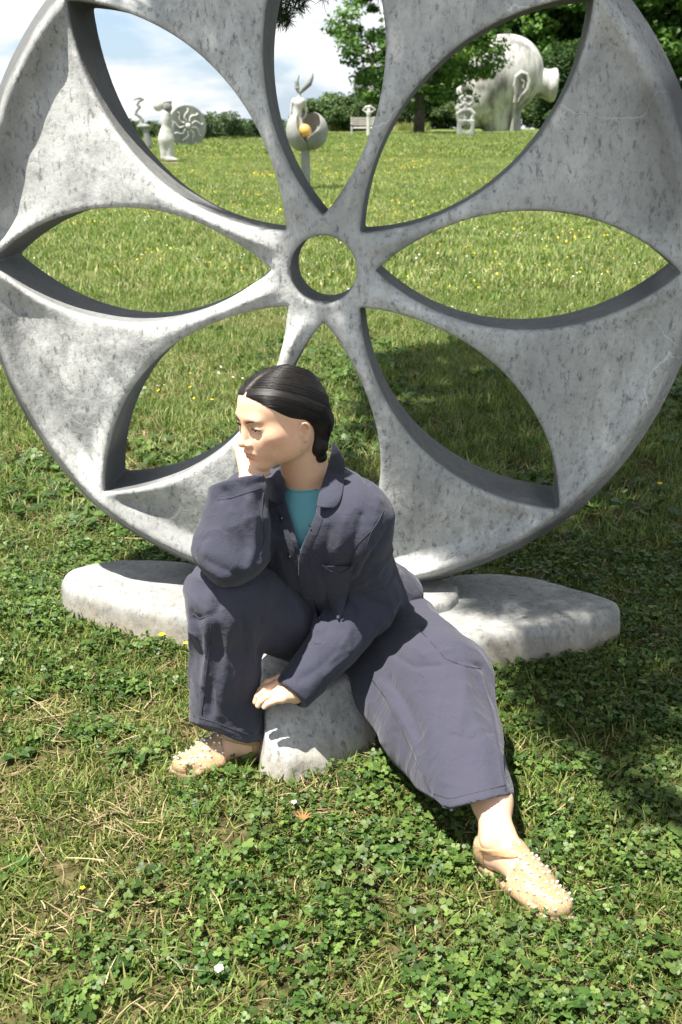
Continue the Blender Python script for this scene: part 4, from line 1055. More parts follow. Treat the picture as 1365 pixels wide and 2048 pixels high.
# shoulders and sleeves
jk.u(cone(SL+[.0, 0, .0], SL*.5+ELL*.5+[-.002, 0, 0], .054, .054, fold=(.003, 6, 9, 5)), .05)
jk.u(cone(SL*.5+ELL*.5+[-.002, 0, 0], ELL+[.004, -.005, 0], .056, .055, fold=(.009, 15, 8, 6)), .02)
CL_ = P(600, 1376, 1.99)
jk.u(cone(ELL+[.004, -.005, 0], ELL*.45+CL_*.55, .058, .052, fold=(.010, 13, 8, 7)), .02)
jk.u(cone(ELL*.45+CL_*.55, P(582, 1388, 1.98), .050, .041, fold=(.003, 8, 18, 12)), .02)
jk.u(cone(SR, ERR+[.01, .02, 0], .062, .060, fold=(.005, 9, 14, 9)), .035)
CR_ = P(480, 988, 2.02)
jk.u(cone(P(470, 1000, 2.0), P(441, 984, 2.0), .040, .014), .02)
jk.u(cone(ERR, ERR*.4+CR_*.6, .066, .058, fold=(.011, 14, 8, 10)), .02)
jk.u(cone(ERR*.4+CR_*.6, CR_, .058, .052, fold=(.006, 8, 16, 13)), .02)
jk.u(cone(CR_, P(477, 962, 2.02), .053, .050), .01)
jk.u(ell(P(420, 1095, 1.99), (.026, .03, .033)), .03)
jbase = Sdf(); jbase.ops = list(jk.ops)
def wrinkle(p):
    q = p*13.0; q = q+fbm(p*7+3, 2)[..., None]*np.array([2.0, -1.2, 2.6]); n = vnoise(q); n2 = vnoise(q*2.2+9)
    return .0024*((1-np.abs(2*n-1))**2-.35)+.0014*((1-np.abs(2*n2-1))**2-.35)
jk.d(wrinkle)
addstrokes(jk, [
    # right forearm sleeve
    ([(452, 985), (470, 1020), (488, 1060), (492, 1095)], .007, -.008), ([(445, 1010), (452, 1055), (458, 1100), (470, 1130)], .010, .007),
    ([(500, 1000), (510, 1050), (508, 1100), (495, 1135)], .010, .007), ([(520, 990), (525, 1040), (530, 1075)], .006, -.006), ([(405, 1080), (430, 1070), (450, 1062)], .007, -.006), ([(412, 1120), (440, 1135), (480, 1150)], .008, -.006),
    ([(470, 960), (490, 975), (510, 968), (528, 960)], .006, -.004),
    # chest right side of the picture
    ([(735, 960), (722, 1040), (708, 1090), (702, 1140)], .011, -.009), ([(758, 1000), (742, 1060), (725, 1110), (712, 1150)], .013, .009), ([(775, 1060), (745, 1105), (720, 1150), (705, 1170)], .010, -.008),
    ([(785, 1100), (760, 1140), (730, 1165)], .010, .007), ([(690, 1040), (680, 1090), (670, 1130)], .010, .007), ([(660, 1060), (652, 1100), (650, 1130)], .008, -.006),
    ([(640, 1160), (642, 1200), (640, 1260)], .009, .007), ([(668, 1170), (660, 1215), (655, 1260)], .009, -.006),
    # elbow and forearm of the left arm
    ([(700, 1175), (735, 1200), (775, 1215)], .008, -.009), ([(705, 1200), (735, 1230), (765, 1245)], .009, .008), ([(705, 1215), (718, 1245), (728, 1275)], .007, -.009),
    ([(690, 1225), (698, 1265), (700, 1300)], .009, .007), ([(740, 1255), (700, 1310), (650, 1350)], .010, .007), ([(760, 1265), (715, 1325), (660, 1372)], .009, -.007),
    ([(680, 1300), (640, 1335), (600, 1360)], .009, -.006), ([(790, 1150), (770, 1175), (740, 1185)], .008, -.006),
    # left front
    ([(560, 1110), (575, 1160), (590, 1200), (605, 1235)], .009, .006), ([(590, 1140), (602, 1180), (612, 1230)], .007, -.006), ([(545, 1090), (552, 1140), (560, 1180)], .008, -.006),
    ([(800, 1200), (815, 1215), (830, 1235)], .006, .006), ([(795, 1225), (810, 1245), (825, 1255)], .006, -.005)])
# open front, cuffs cut, hollow ends
VCUT = [(556, 900), (648, 900), (652, 960), (641, 1000), (634, 1018), (632, 1042), (613, 1075), (601, 1104), (597, 1096), (585, 1050), (572, 1005), (560, 990), (556, 950)]
jk.s(prism(VCUT, 1.8, 2.15), .004)
jk.s(cone(hl((0, -.03, -.05)), NB+[0, 0, -.01], .058, .066), .006)
def cuff(sd, at_, dirn, r, rin):
    dirn = A3(dirn)/np.linalg.norm(dirn); return
dL = (CL_-ELL)/np.linalg.norm(CL_-ELL); cL = P(577, 1390, 1.985)
def cutcap(c, n, R_c):
    pl = plane(c, n); 
    return lambda p: -np.minimum(pl(p), R_c-np.sqrt(((p-A3(c))**2).sum(-1)))
# subtract region beyond the cuff plane within a sphere
def beyond(c, n, R_c):
    pl = plane(c, n); c = A3(c)
    return lambda p: np.maximum(-pl(p), np.sqrt(((p-c-A3(n)*R_c*.8)**2).sum(-1))-R_c*1.25)
jk.s(beyond(cL, dL, .07), .004)
jk.s(cone(cL-dL*.05, cL+dL*.02, .026, .034), .003)
cR = P(480, 960, 2.02); dR = A3([-.22, .40, .9]); dR /= np.linalg.norm(dR)
jk.s(beyond(cR, dR, .065), .004); jk.s(cone(cR-dR*.05, cR+dR*.02, .026, .036), .003)
jk.i(lambda p: -jcut(p) if False else p[..., 2]*0-1, 0) if False else None
HEM = [(500, 1240), (560, 1190), (585, 1215), (612, 1262), (630, 1286), (690, 1300), (735, 1338), (760, 1338), (800, 1300), (838, 1244), (900, 1240), (900, 1500), (500, 1500)]
# the hem of the jacket: trimmed away below this outline, except the sleeve
sleeve = cone(ELL, P(570, 1395, 1.98), .068, .060)
hp = prism(HEM, 1.6, 2.7)
jk.s(lambda p: np.maximum(hp(p), -sleeve(p)+.004), .003)
jme = sdf_mesh(jk, lo, hi, .0030, 'jacket')
link('jacket', jme, M_JACK, woman)
# ---- patches laid on the cloth (collar, placket, pocket, hem bands)
def patch(name, A_, B_, mat, sd, n=14, m=6, off=(.004, .010), th=.003, lift=0.0, parent=woman, D_fix=None, wav=0.0):
    """surface between two photo-space guide lines; each point sits 'off' in front of the cloth"""
    def samp(pl_, t):
        pl_ = [A3(q) for q in pl_]; ls = [0]
        for i in range(len(pl_)-1): ls.append(ls[-1]+np.linalg.norm(pl_[i+1]-pl_[i]))
        x = t*ls[-1]; i = min(np.searchsorted(ls, x, side='right')-1, len(pl_)-2); i = max(i, 0)
        return pl_[i]+(pl_[i+1]-pl_[i])*((x-ls[i])/(ls[i+1]-ls[i]))
    W_ = np.zeros((n, m, 3)); last = None; Dm = np.zeros((n, m))
    for i in range(n):
        a = samp(A_, i/(n-1)); b_ = samp(B_, i/(n-1))
        for j in range(m):
            t = j/(m-1); q = a+(b_-a)*t; h = sd.march(q[0], q[1], 1.4, 2.7)
            D = h[1] if h is not None else (last if last is not None else 2.05)
            last = D; Dm[i, j] = D-(off[0]+(off[1]-off[0])*t)-lift*math.sin(pi*t)+wav*math.sin(i*1.9)*t
            W_[i, j, :2] = q
    for _ in range(3):
        K = Dm.copy(); K[1:-1] = (Dm[:-2]+2*Dm[1:-1]+Dm[2:])/4; K[:, 1:-1] = (K[:, :-2]+2*K[:, 1:-1]+K[:, 2:])/4; Dm = np.minimum(K, Dm+.002)
    pts = np.array([[P(W_[i, j, 0], W_[i, j, 1], Dm[i, j]) for j in range(m)] for i in range(n)])
    V = list(pts.reshape(-1, 3)); back = [p_+np.array([0, th, -th*.3]) for p_ in V]; N0 = len(V); V += back; F = []
    ix = lambda i, j: i*m+j
    for i in range(n-1):
        for j in range(m-1):
            F.append((ix(i, j), ix(i, j+1), ix(i+1, j+1), ix(i+1, j))); F.append(tuple(N0+k for k in (ix(i+1, j), ix(i+1, j+1), ix(i, j+1), ix(i, j))))
    for i in range(n-1):
        for j in (0, m-1): q = (ix(i, j), ix(i+1, j), ix(i+1, j)+N0, ix(i, j)+N0); F.append(q if j == 0 else q[::-1])
    for j in range(m-1):
        for i in (0, n-1): q = (ix(i, j+1), ix(i, j), ix(i, j)+N0, ix(i, j+1)+N0); F.append(q if i == 0 else q[::-1])
    o = build(name, [(V, F)], mat, parent)
    bm = bmesh.new(); bm.from_mesh(o.data); bmesh.ops.recalc_face_normals(bm, faces=bm.faces); bm.to_mesh(o.data); bm.free()
    o.data.polygons.foreach_set('use_smooth', [True]*len(o.data.polygons))
    sb = o.modifiers.new('s', 'SUBSURF'); sb.levels = 1; sb.render_levels = 2
    return o
jb = Sdf(); jb.ops = list(jk.ops[:len(jbase.ops)])
jo = [o for o in woman.children if o.name.startswith('jacket')]
JK = [o for o in COL.objects if o.name == 'jacket'][0]
def jpatch(*a, **k): o = patch(*a, parent=JK, **k); return o
jpatch('collar', [(664, 880), (662, 905), (655, 935), (645, 965), (637, 990), (633, 1014)], [(682, 902), (691, 925), (690, 955), (686, 985), (680, 1008), (668, 1018)], M_JACK, jb, n=12, m=8, off=(.022, .008), lift=.006, th=.004)
jpatch('collar', [(560, 938), (566, 955), (570, 975), (572, 1000)], [(532, 950), (533, 975), (537, 1000), (556, 1008)], M_JACK, jb, n=9, m=6, off=(.018, .006), lift=.004, th=.004)
jpatch('placket', [(634, 1020), (622, 1052), (605, 1090), (596, 1122), (597, 1150), (602, 1180), (612, 1220), (622, 1262), (627, 1288)], [(648, 1038), (640, 1060), (626, 1095), (618, 1125), (618, 1150), (622, 1180), (632, 1218), (640, 1258), (644, 1290)], M_JACK, jb, n=22, m=5, off=(.005, .003), lift=.002, th=.004)
jpatch('placket', [(560, 1008), (570, 1035), (582, 1075), (592, 1105)], [(552, 1012), (560, 1045), (570, 1085), (582, 1125)], M_JACK, jb, n=12, m=4, off=(.004, .002), th=.003)
pk = jpatch('chest_pocket', [(645, 1131), (646, 1150), (652, 1180), (662, 1215), (674, 1237)], [(708, 1133), (704, 1150), (698, 1180), (690, 1215), (680, 1240)], M_JACK, jb, n=14, m=10, off=(.004, .004), lift=.008, th=.003)
jpatch('pocket_hem', [(645, 1128), (660, 1141), (680, 1147), (697, 1139), (709, 1127)], [(645, 1135), (660, 1148), (680, 1154), (697, 1147), (709, 1135)], M_JACK, jb, n=14, m=4, off=(.013, .012), th=.003)
M_SNAP, _, b = mat_new('dark_metal_snap', .2, (.10, .10, .11)); b.inputs['Metallic'].default_value = .9
for x, y in ((564, 1037), (580, 1114), (607, 1255)):
    h = jb.march(x, y)
    if h is not None: build('snap_button', [ball_np(h-ray(x, y)*.006, (.0042, .003, .0042), 12, 8)], M_SNAP, JK)
h = jb.march(619, 1051); 
if h is not None: build('buttonhole', [tube_np([P(617, 1048, h[1]-.010), P(622, 1054, h[1]-.010)], .0011, 6)], M_DARK, JK)
# cuff and hem stitching bands
# ---- trousers
tr = Sdf()
tr.u(cone(HR, HL_, .105, .105), 0)
tr.u(cone(HR+[0, -.02, .0], KR+[.015, .01, -.01], .098, .078, fold=(.009, 5, 11, 21)), .05)
HEMR = P(458, 1462, 2.03)
tr.u(cone(KR+[-.004, 0, -.006], KR*.5+HEMR*.5+[-.002, 0, 0], .072, .062, fold=(.010, 3.2, 15, 22)), .03)
tr.u(cone(KR*.5+HEMR*.5+[-.002, 0, 0], HEMR+[0, 0, -.05], .062, .078, flat=((1, 0, 0), 1.0), fold=(.011, 3.2, 15, 23)), .03)
tr.u(cone(HL_+[0, -.01, .0], KL+[0, 0, .004], .105, .094, fold=(.009, 5, 10, 24)), .05)
tr.u(cone(P(735, 1330, 2.22), P(840, 1455, 1.97), .075, .072, fold=(.009, 4, 10, 28)), .06)
HEML = P(950, 1590, 1.745)
tr.u(cone(KL, HEML+(HEML-KL)*.15, .094, .066, fold=(.010, 2.8, 11, 25)), .04)
tr.u(cone(P(835, 1470, 1.95), P(905, 1600, 1.76), .062, .040, fold=(.004, 3, 15, 26)), .04)
tr.d(wrinkle)
addstrokes(tr, [
    ([(425, 1180), (415, 1240), (412, 1300), (408, 1370)], .010, .008), ([(455, 1180), (460, 1260), (452, 1340), (440, 1430)], .012, .009), ([(440, 1200), (436, 1280), (428, 1360), (418, 1430)], .009, -.008),
    ([(485, 1230), (490, 1300), (482, 1380), (478, 1450)], .010, -.009), ([(505, 1260), (508, 1330), (508, 1400), (512, 1460)], .010, .008), ([(385, 1225), (395, 1238), (410, 1235), (424, 1228)], .006, -.007), ([(388, 1240), (400, 1275), (408, 1310)], .007, -.008),
    ([(500, 1170), (550, 1215), (610, 1260)], .014, .008), ([(480, 1200), (530, 1250), (600, 1300)], .012, -.008),
    ([(840, 1255), (880, 1300), (905, 1325), (965, 1335)], .006, -.006), ([(760, 1370), (800, 1430), (830, 1490), (850, 1550)], .014, .008), ([(780, 1360), (815, 1410), (840, 1470)], .010, -.007),
    ([(960, 1350), (985, 1420), (1000, 1500), (1010, 1570)], .008, .006), ([(930, 1370), (925, 1430), (905, 1500), (890, 1560)], .014, .006), ([(890, 1400), (880, 1460), (870, 1520)], .010, -.004),
    ([(810, 1290), (850, 1310), (900, 1300)], .010, .006), ([(790, 1310), (830, 1335), (880, 1330)], .008, -.005), ([(900, 1470), (940, 1480), (985, 1465)], .008, -.004)])
nL = (HEML-KL)/np.linalg.norm(HEML-KL)
def hemcut(sd, pxs, D0, D1): sd.s(prism(pxs, D0, D1), .003)
hemcut(tr, [(360, 1440), (400, 1452), (440, 1462), (470, 1476), (498, 1487), (520, 1478), (545, 1470), (600, 1700), (300, 1700)], 1.80, 2.20)
hemcut(tr, [(800, 1560), (868, 1598), (884, 1612), (904, 1616), (930, 1610), (965, 1603), (1000, 1592), (1060, 1586), (1080, 1750), (800, 1750)], 1.45, 1.86)
tr.s(cone(KR*.25+HEMR*.75, HEMR+[0, 0, -.1], .048, .070), .003)
tr.s(cone(KL*.25+HEML*.75, HEML+nL*.1, .050, .062), .003)
tr.i(lambda p: .012-p[..., 2], .01)
rock = rbox(A3([-.02, 2.2, .05]), (.12, .22, .10), .03)
tme2 = sdf_mesh(tr, lo, hi, .0032, 'trousers'); TRO = link('trousers', tme2, M_TROU, woman)
def tpatch(*a, **k): return patch(*a, parent=TRO, **k)
tpatch('hem', [(384, 1436), (412, 1449), (440, 1455), (468, 1467), (497, 1476), (527, 1465)], [(383, 1447), (411, 1461), (440, 1467), (468, 1480), (497, 1489), (529, 1477)], M_TROU, tr, n=16, m=3, off=(.001, .001), th=.002)
tpatch('hem', [(882, 1604), (900, 1606), (930, 1598), (965, 1590), (1000, 1581), (1018, 1577)], [(885, 1617), (900, 1619), (930, 1611), (965, 1603), (1000, 1594), (1020, 1590)], M_TROU, tr, n=16, m=3, off=(.001, .001), th=.002)
# stitched seams: a fine raised welt with a paler stitch line
M_SEAM, _, _ = mat_new('seam_thread', .9, (.050, .050, .066), .1)
def seam(sd, pts, parent, r=.0010, n=11):
    q = [A3(v) for v in pts]; ls = np.cumsum([0]+[np.linalg.norm(q[i+1]-q[i]) for i in range(len(q)-1)]); out = []
    for t in np.linspace(0, ls[-1], n):
        i = min(max(np.searchsorted(ls, t, side='right')-1, 0), len(q)-2); a = q[i]+(q[i+1]-q[i])*((t-ls[i])/(ls[i+1]-ls[i])); h = sd.march(a[0], a[1], 1.4, 2.7)
        if h is None: continue
        if out and np.linalg.norm(h-out[-1]) > .09: break
        out.append(h-ray(a[0], a[1])*.0002)
    if len(out) > 3: build('seam', [tube_np(out, r, 5)], M_SEAM, parent)
seam(jk, [(690, 928), (715, 935), (738, 950), (756, 972)], JK)
seam(jk, [(768, 1020), (758, 1042), (744, 1062), (736, 1085), (730, 1110)], JK)
seam(jk, [(742, 1062), (712, 1092), (700, 1128)], JK, .0008)
seam(jk, [(436, 1000), (462, 996), (492, 986), (524, 976)], JK)
seam(jk, [(527, 985), (524, 1030), (530, 1075), (522, 1110)], JK)
seam(jk, [(566, 1352), (576, 1378), (594, 1408), (604, 1418)], JK)
seam(jk, [(553, 1160), (556, 1200), (575, 1235)], JK, .0008)
seam(tr, [(426, 1175), (424, 1230), (420, 1290), (412, 1360), (404, 1430)], TRO)
seam(tr, [(386, 1228), (400, 1238), (420, 1231)], TRO)
seam(tr, [(842, 1262), (868, 1290), (892, 1318), (930, 1332), (962, 1338)], TRO)
seam(tr, [(968, 1370), (985, 1430), (998, 1500), (1008, 1560), (1012, 1582)], TRO)
seam(tr, [(742, 1355), (775, 1400), (805, 1460), (835, 1530), (862, 1585)], TRO)
seam(tr, [(387, 1432), (430, 1444), (470, 1460), (500, 1470), (522, 1462)], TRO, .0008)
seam(tr, [(868, 1588), (900, 1598), (940, 1588), (980, 1578), (1012, 1570)], TRO, .0008)
# ------------------------------------------------------------------ shoes
M_JEL, nt, b = mat_new('clear_glitter_plastic', .12, (.80, .56, .33), .6); b.inputs['Coat Weight'].default_value = .8; b.inputs['Transmission Weight'].default_value = .55; b.inputs['IOR'].default_value = 1.25
g = N(nt, 'ShaderNodeNewGeometry').outputs['Position']; gl = noise(nt, g, 700, 2)
L(nt, ramp(nt, gl, [(.4, (.50, .33, .17)), (.66, (.84, .66, .42))]), b.inputs['Base Color']); L(nt, bump(nt, gl, .5, .001), b.inputs['Normal'])
M_STUD, _, b = mat_new('silver_stud', .15, (.88, .87, .84)); b.inputs['Metallic'].default_value = .7
def shoe(fr, inner, label):
    k = fr[2]; fs = Sdf(); foot_sdf(fs, fr, inner, AL if inner == -1 else AR, KL if inner == -1 else KR)
    o_, R3, k_ = fr
    def loc(p): return ((p-o_)@R3.T)/k_
    def upper(p):
        q = loc(p); x, y, z = q[..., 0], q[..., 1], q[..., 2]
        toe = cone(fw(fr, (.150, .0, .022)), fw(fr, (.206, .006*inner, .018)), .040*k, .030*k, flat=((R3[2]), .72))(p)
        d = np.minimum(fs(p), toe)-.0040
        region = np.minimum(.118-x, 9) # keep toe cap
        strap = np.maximum(np.abs(z-(.040+.36*x))-.0080, x-.125)
        heelc = np.maximum(x-.045, z-.055)
        centre = np.maximum(np.abs(y)-.005, np.maximum(.085-x, x-.13))
        rg = np.minimum(np.minimum(region, strap), np.minimum(heelc, centre))
        slots = np.maximum(np.abs(((x-.130) % .0001)), 0)
        return smax(np.maximum(d, z-.092), rg, .003)
    sh = Sdf(); sh.u(upper, 0)
    def sole(p):
        q = loc(p); x, y, z = q[..., 0], q[..., 1], q[..., 2]
        wdt = np.interp(x, [-.01, 0, .03, .09, .17, .215, .24, .25], [.0, .022, .031, .027, .043, .037, .020, .0]); cy = np.interp(x, [0, .1, .2, .25], [0, -.004, .002, .010])*inner
        d2 = np.abs(y-cy)-wdt; d2 = np.maximum(d2, np.maximum(-.008-x, x-.248))
        return smax(d2*.8, np.abs(z-.0)-.009, .004)*k_
    sh.u(sole, .003)
    lo_ = np.minimum(fw(fr, (-.03, 0, 0)), fw(fr, (.27, 0, 0)))-.07; hi_ = np.maximum(fw(fr, (-.03, 0, 0)), fw(fr, (.27, 0, 0)))+.07; hi_[2] = .13; lo_[2] = -.02
    o = link('shoe', sdf_mesh(sh, lo_, hi_, .0022, 'shoe'), M_JEL, woman); o['label'] = label
    st = []; r = np.random.RandomState(5)
    for i in range(9):
        for j in range(6):
            x = .122+.0150*i+r.randn()*.001; y = (-.034+.0150*j+(.007 if i % 2 else 0)+r.randn()*.001)
            if x > .232: continue
            # drop from above on to the shoe
            top = fw(fr, (x, y*1.0, .10)); t = 0
            for _ in range(60):
                v = sh(np.array([top-[0, 0, t]]))[0]
                if v < .0003: break
                t += max(v*.8, .0003)
                if t > .1: break
            if t < .09 and top[2]-t > .016: st.append(ball_np(top-[0, 0, t-.0010], .0030, 8, 6))
    s2 = build('studs', st, M_STUD, o); s2['kind'] = 'stuff'
shoe(FLf, -1, 'clear jelly shoe with silver studs on the outstretched foot'); shoe(FRf, 1, 'clear jelly shoe with silver studs half under the trouser hem')
# ------------------------------------------------------------------ the other sculptures on the lawn
def stone(name, c, var=.35, gloss=.85):
    m, nt, b = mat_new(name, gloss, spec=.2); g = N(nt, 'ShaderNodeNewGeometry').outputs['Position']
    st = noise(nt, mapping(nt, g, (1, 1, .25)), 1.3, 6, .65, .2); fi = noise(nt, g, 9, 5, .6)
    k = ramp(nt, st, [(.36, tuple(x*(1-var) for x in c)), (.58, c), (.75, tuple(min(1, x*1.15) for x in c))])
    k = mixc(nt, ramp(nt, fi, [(.3, (.35, .35, .35)), (.5, (0, 0, 0))]), k, tuple(x*.55 for x in c)); L(nt, k, b.inputs['Base Color'])
    L(nt, bump(nt, fi, .4, .02), b.inputs['Normal']); return m
M_W = stone('white_stone', (.55, .54, .50)); M_G = stone('pale_concrete', (.30, .305, .285), .5); M_PLAST = stone('pale_plaster', (.46, .45, .42), .72)
M_GOLD, _, b = mat_new('gilded_ball', .38, (.72, .42, .12)); b.inputs['Metallic'].default_value = .45
M_SLAT = stone('grey_bench_wood', (.40, .38, .34))
def pxm(D): return FPX/(D*cp_+1.3*sp_)
class Q:
    """places pieces of a sculpture standing at distance D; sizes in metres through its own scale"""
    def __init__(s, D): s.D = D; s.k = 1/pxm(D)
    def p(s, x, y, dy=0.0): return P(x, y, s.D)+A3([0, dy, 0])
    def r(s, px): return px*s.k
def sculpt(name, label, D, px, pieces, cat='sculpture', group=None):
    q = Q(D); t = empty(name, (at(px, D), D, 0), 0, label=label, cat=cat, group=group)
    for nm, mat, h, fn in pieces:
        s = Sdf(); bb = fn(s, q)
        lo_ = np.minimum.reduce([A3(v) for v in bb]); hi_ = np.maximum.reduce([A3(v) for v in bb])
        link(nm, sdf_mesh(s, lo_, hi_, h, nm), mat, t)
    return t
# giant head
def gh(s, q):
    c = q.p; r = q.r
    s.u(ell(c(1017, 146), (r(69), r(58), r(70))), 0); s.u(ell(c(985, 165), (r(52), r(52), r(74))), r(30))
    s.u(ell(c(962, 205), (r(40), r(42), r(42))), r(24)); s.u(cone(c(943, 234), c(1008, 214), r(19), r(27)), r(18)); s.u(ell(c(936, 238), (r(17), r(20), r(15))), r(10)); s.u(ell(c(948, 205), (r(34), r(34), r(36))), r(18))
    s.u(cone(c(1000, 205), c(1006, 275), r(42), r(36)), r(8))
    s.u(cone(c(930, 168), c(908, 201), r(7), r(8)), r(7)); s.u(ell(c(920, 217), (r(10), r(17), r(4.5))), r(4)); s.u(ell(c(922, 226), (r(10), r(15), r(4.5))), r(3))
    s.s(ell(c(938, 187, -r(24)), (r(15), r(13), r(8))), r(8)); s.u(ell(c(938, 188, -r(18)), (r(12), r(12), r(6))), r(3)); s.u(cone(c(925, 172, -r(20)), c(962, 172, -r(44)), r(4), r(5)), r(8))
    return c(900, 60, -r(75)), c(1100, 290, r(75))
def gbun(s, q):
    c = q.p; r = q.r
    s.u(cone(c(1074, 165), c(1092, 168), r(22), r(25)), 0); s.u(cone(c(1090, 168), c(1104, 170), r(26), r(32)), r(3)); s.u(cone(c(1060, 160), c(1080, 164), r(34), r(24)), r(10))
    s.i(lambda p: (p-c(1112, 172))@A3([.99, 0, -.05]), r(3))
    return c(1045, 120, -r(45)), c(1125, 215, r(45))
def gear(s, q):
    c = q.p; r = q.r; o = -r(54)
    s.u(poly([c(1022, 205, o), c(1024, 190, o-r(2)), c(1021, 172, o-r(3)), c(1024, 155, o-r(4)), c(1034, 147, o-r(4)), c(1045, 151, o-r(4)), c(1049, 165, o-r(4)), c(1046, 180, o-r(4)), c(1036, 192, o-r(3)), c(1028, 205, o)], r(3.6)), 0)
    s.u(ell(c(1035, 170, o+r(6)), (r(14), r(7), r(24))), r(3)); s.u(poly([c(1032, 160, o-r(3)), c(1040, 166, o-r(3)), c(1038, 178, o-r(3))], r(2.6)), r(2))
    return c(1010, 135, o-r(12)), c(1060, 215, o+r(18))
def gring(s, q):
    c = q.p; r = q.r; o = -r(52); s.u(poly([c(1022, 205, o), c(1021, 225, o+r(8)), c(1019, 262, o+r(12))], r(3), [r(2.2), r(3.2), r(5.5)]), 0)
    return c(1010, 195, o-r(8)), c(1032, 275, o+r(22))
sculpt('giant_head', 'giant white head sculpture with a bun and a long earring, behind the maple boughs', 95, 1005,
       [('head', M_PLAST, .11, gh), ('bun', M_PLAST, .10, gbun), ('ear', M_PLAST, .055, gear), ('earring', M_PLAST, .055, gring)])
# totem
def tot1(s, q):
    c = q.p; r = q.r; s.u(rbox(c(932, 255), (r(17), r(9), r(15)), r(2)), 0); s.s(cone(c(932, 254, -1), c(932, 254, 1), r(9), r(9)), r(1)); s.u(ell(c(932, 254), (r(4), r(4), r(5))), 0)
    return c(912, 236, -.6), c(953, 274, .6)
def tot2(s, q):
    c = q.p; r = q.r; s.u(poly([c(918, 240), c(916, 228), c(926, 221), (c(940, 220)), c(948, 228), c(944, 240)], r(4.5)), 0); s.u(cone(c(931, 238), c(931, 214), r(4), r(4)), r(3))
    s.u(poly([c(922, 212), c(930, 206), c(938, 211), c(946, 204), c(943, 196), c(935, 194)], r(3.6)), r(3)); s.u(poly([c(924, 205), c(920, 197), c(926, 192)], r(2.8)), r(2)); s.s(ell(c(934, 230, 0), (r(4), r(20), r(3.5))), r(1))
    return c(908, 186, -.5), c(954, 246, .5)
sculpt('totem_sculpture', 'small stacked grey stone totem with a round hole, left of the giant head', 73, 932, [('pierced_block', M_G, .03, tot1), ('figure', M_G, .03, tot2)])
# bench
D = 75; q = Q(D); bt = empty('bench', (at(728, D), D, 0), 0, label='pale weathered garden bench at the edge of the lawn behind the eye post', cat='bench')
def qb(x0, y0, x1, y1, dy, th, nm, mat=M_SLAT, par=bt):
    a = q.p(x0, y0, dy); b_ = q.p(x1, y1, dy); c = (a+b_)/2; h = np.abs(b_-a)/2; h[1] = th
    s = Sdf(); s.u(rbox(c, h, .012), 0); bm = bmesh.new(); bmesh.ops.create_cube(bm, size=1)
    for v in bm.verts: v.co = Vector(c)+Vector((v.co.x*2*h[0], v.co.y*2*h[1], v.co.z*2*h[2]))
    bmesh.ops.bevel(bm, geom=bm.edges, offset=.012, segments=1, affect='EDGES'); me = bpy.data.meshes.new(nm); bm.to_mesh(me); bm.free(); return link(nm, me, mat, par, smooth=False)
for i in range(4): qb(706, 235+i*4.2, 752, 238.4+i*4.2, .25, .02, 'back_slat')
for i in range(4): qb(702, 254+i*.5, 752, 256+i*.5, .2-.14*i, .06, 'seat_slat')
for x in (702, 748): qb(x, 255, x+3.5, 271, -.25, .04, 'leg'); qb(x, 234, x+3.5, 270, .28, .04, 'back_leg'); qb(x-.5, 247, x+4, 249, 0, .28, 'armrest')
def eye(s, q):
    c = q.p; r = q.r; s.u(poly([c(726, 220), c(733, 214), c(741, 213), c(751, 219)], r(2.2), [r(1), r(2.4), r(2.4), r(1)]), 0); s.u(poly([c(726, 220), c(733, 225), c(741, 226), c(751, 219)], r(1.8), [r(1), r(1.8), r(1.8), r(1)]), r(1)); s.u(ell(c(738, 219.5), (r(4), r(3), r(4))), 0)
    return c(722, 208, -.4), c(755, 230, .4)
def post(s, q):
    c = q.p; r = q.r; s.u(cone(c(737.5, 228), c(737.5, 274), r(3.4), r(4.4)), 0); s.u(cone(c(738, 224), c(738, 229), r(4.5), r(4.5)), r(1)); return c(728, 218, -.4), c(748, 280, .4)
sculpt('eye_post', 'white stone eye on a round post standing in front of the bench', 72, 738, [('eye', M_W, .025, eye), ('post', M_W, .03, post)])
# bowl sculpture with golden ball
def bowlL(s, q):
    c = q.p; r = q.r; s.u(ell(c(604, 262), (r(31), r(30), r(38))), 0); s.s(ell(c(616, 252, -r(10)), (r(25), r(27), r(33))), r(2)); s.i(plane(c(614, 262), (1, 0, .12)), r(3)); s.i(plane(c(600, 226), (0, 0, 1)), r(3))
    return c(560, 210, -r(45)), c(660, 315, r(45))
def bowlR(s, q):
    c = q.p; r = q.r; s.u(ell(c(622, 262), (r(34), r(30), r(36))), 0); s.s(ell(c(612, 250, -r(8)), (r(31), r(27), r(31))), r(2)); s.i(plane(c(613, 262), (-1, 0, -.1)), r(3)); s.s(ell(c(630, 246, -r(20)), (r(10), r(22), r(14))), r(3)); s.u(cone(c(622, 284, -r(4)), c(640, 268, -r(10)), r(8), r(4)), r(6))
    return c(570, 210, -r(45)), c(670, 315, r(45))
def gold(s, q): s.u(ell(q.p(610, 262, -q.r(14)), (q.r(13.5),)*3), 0); return q.p(590, 240, -.35), q.p(630, 285, .2)
def pole(s, q): c = q.p; r = q.r; s.u(cone(c(611, 292), c(613, 396), r(8.5), r(9.5)), 0); return c(596, 280, -.2), c(630, 410, .2)
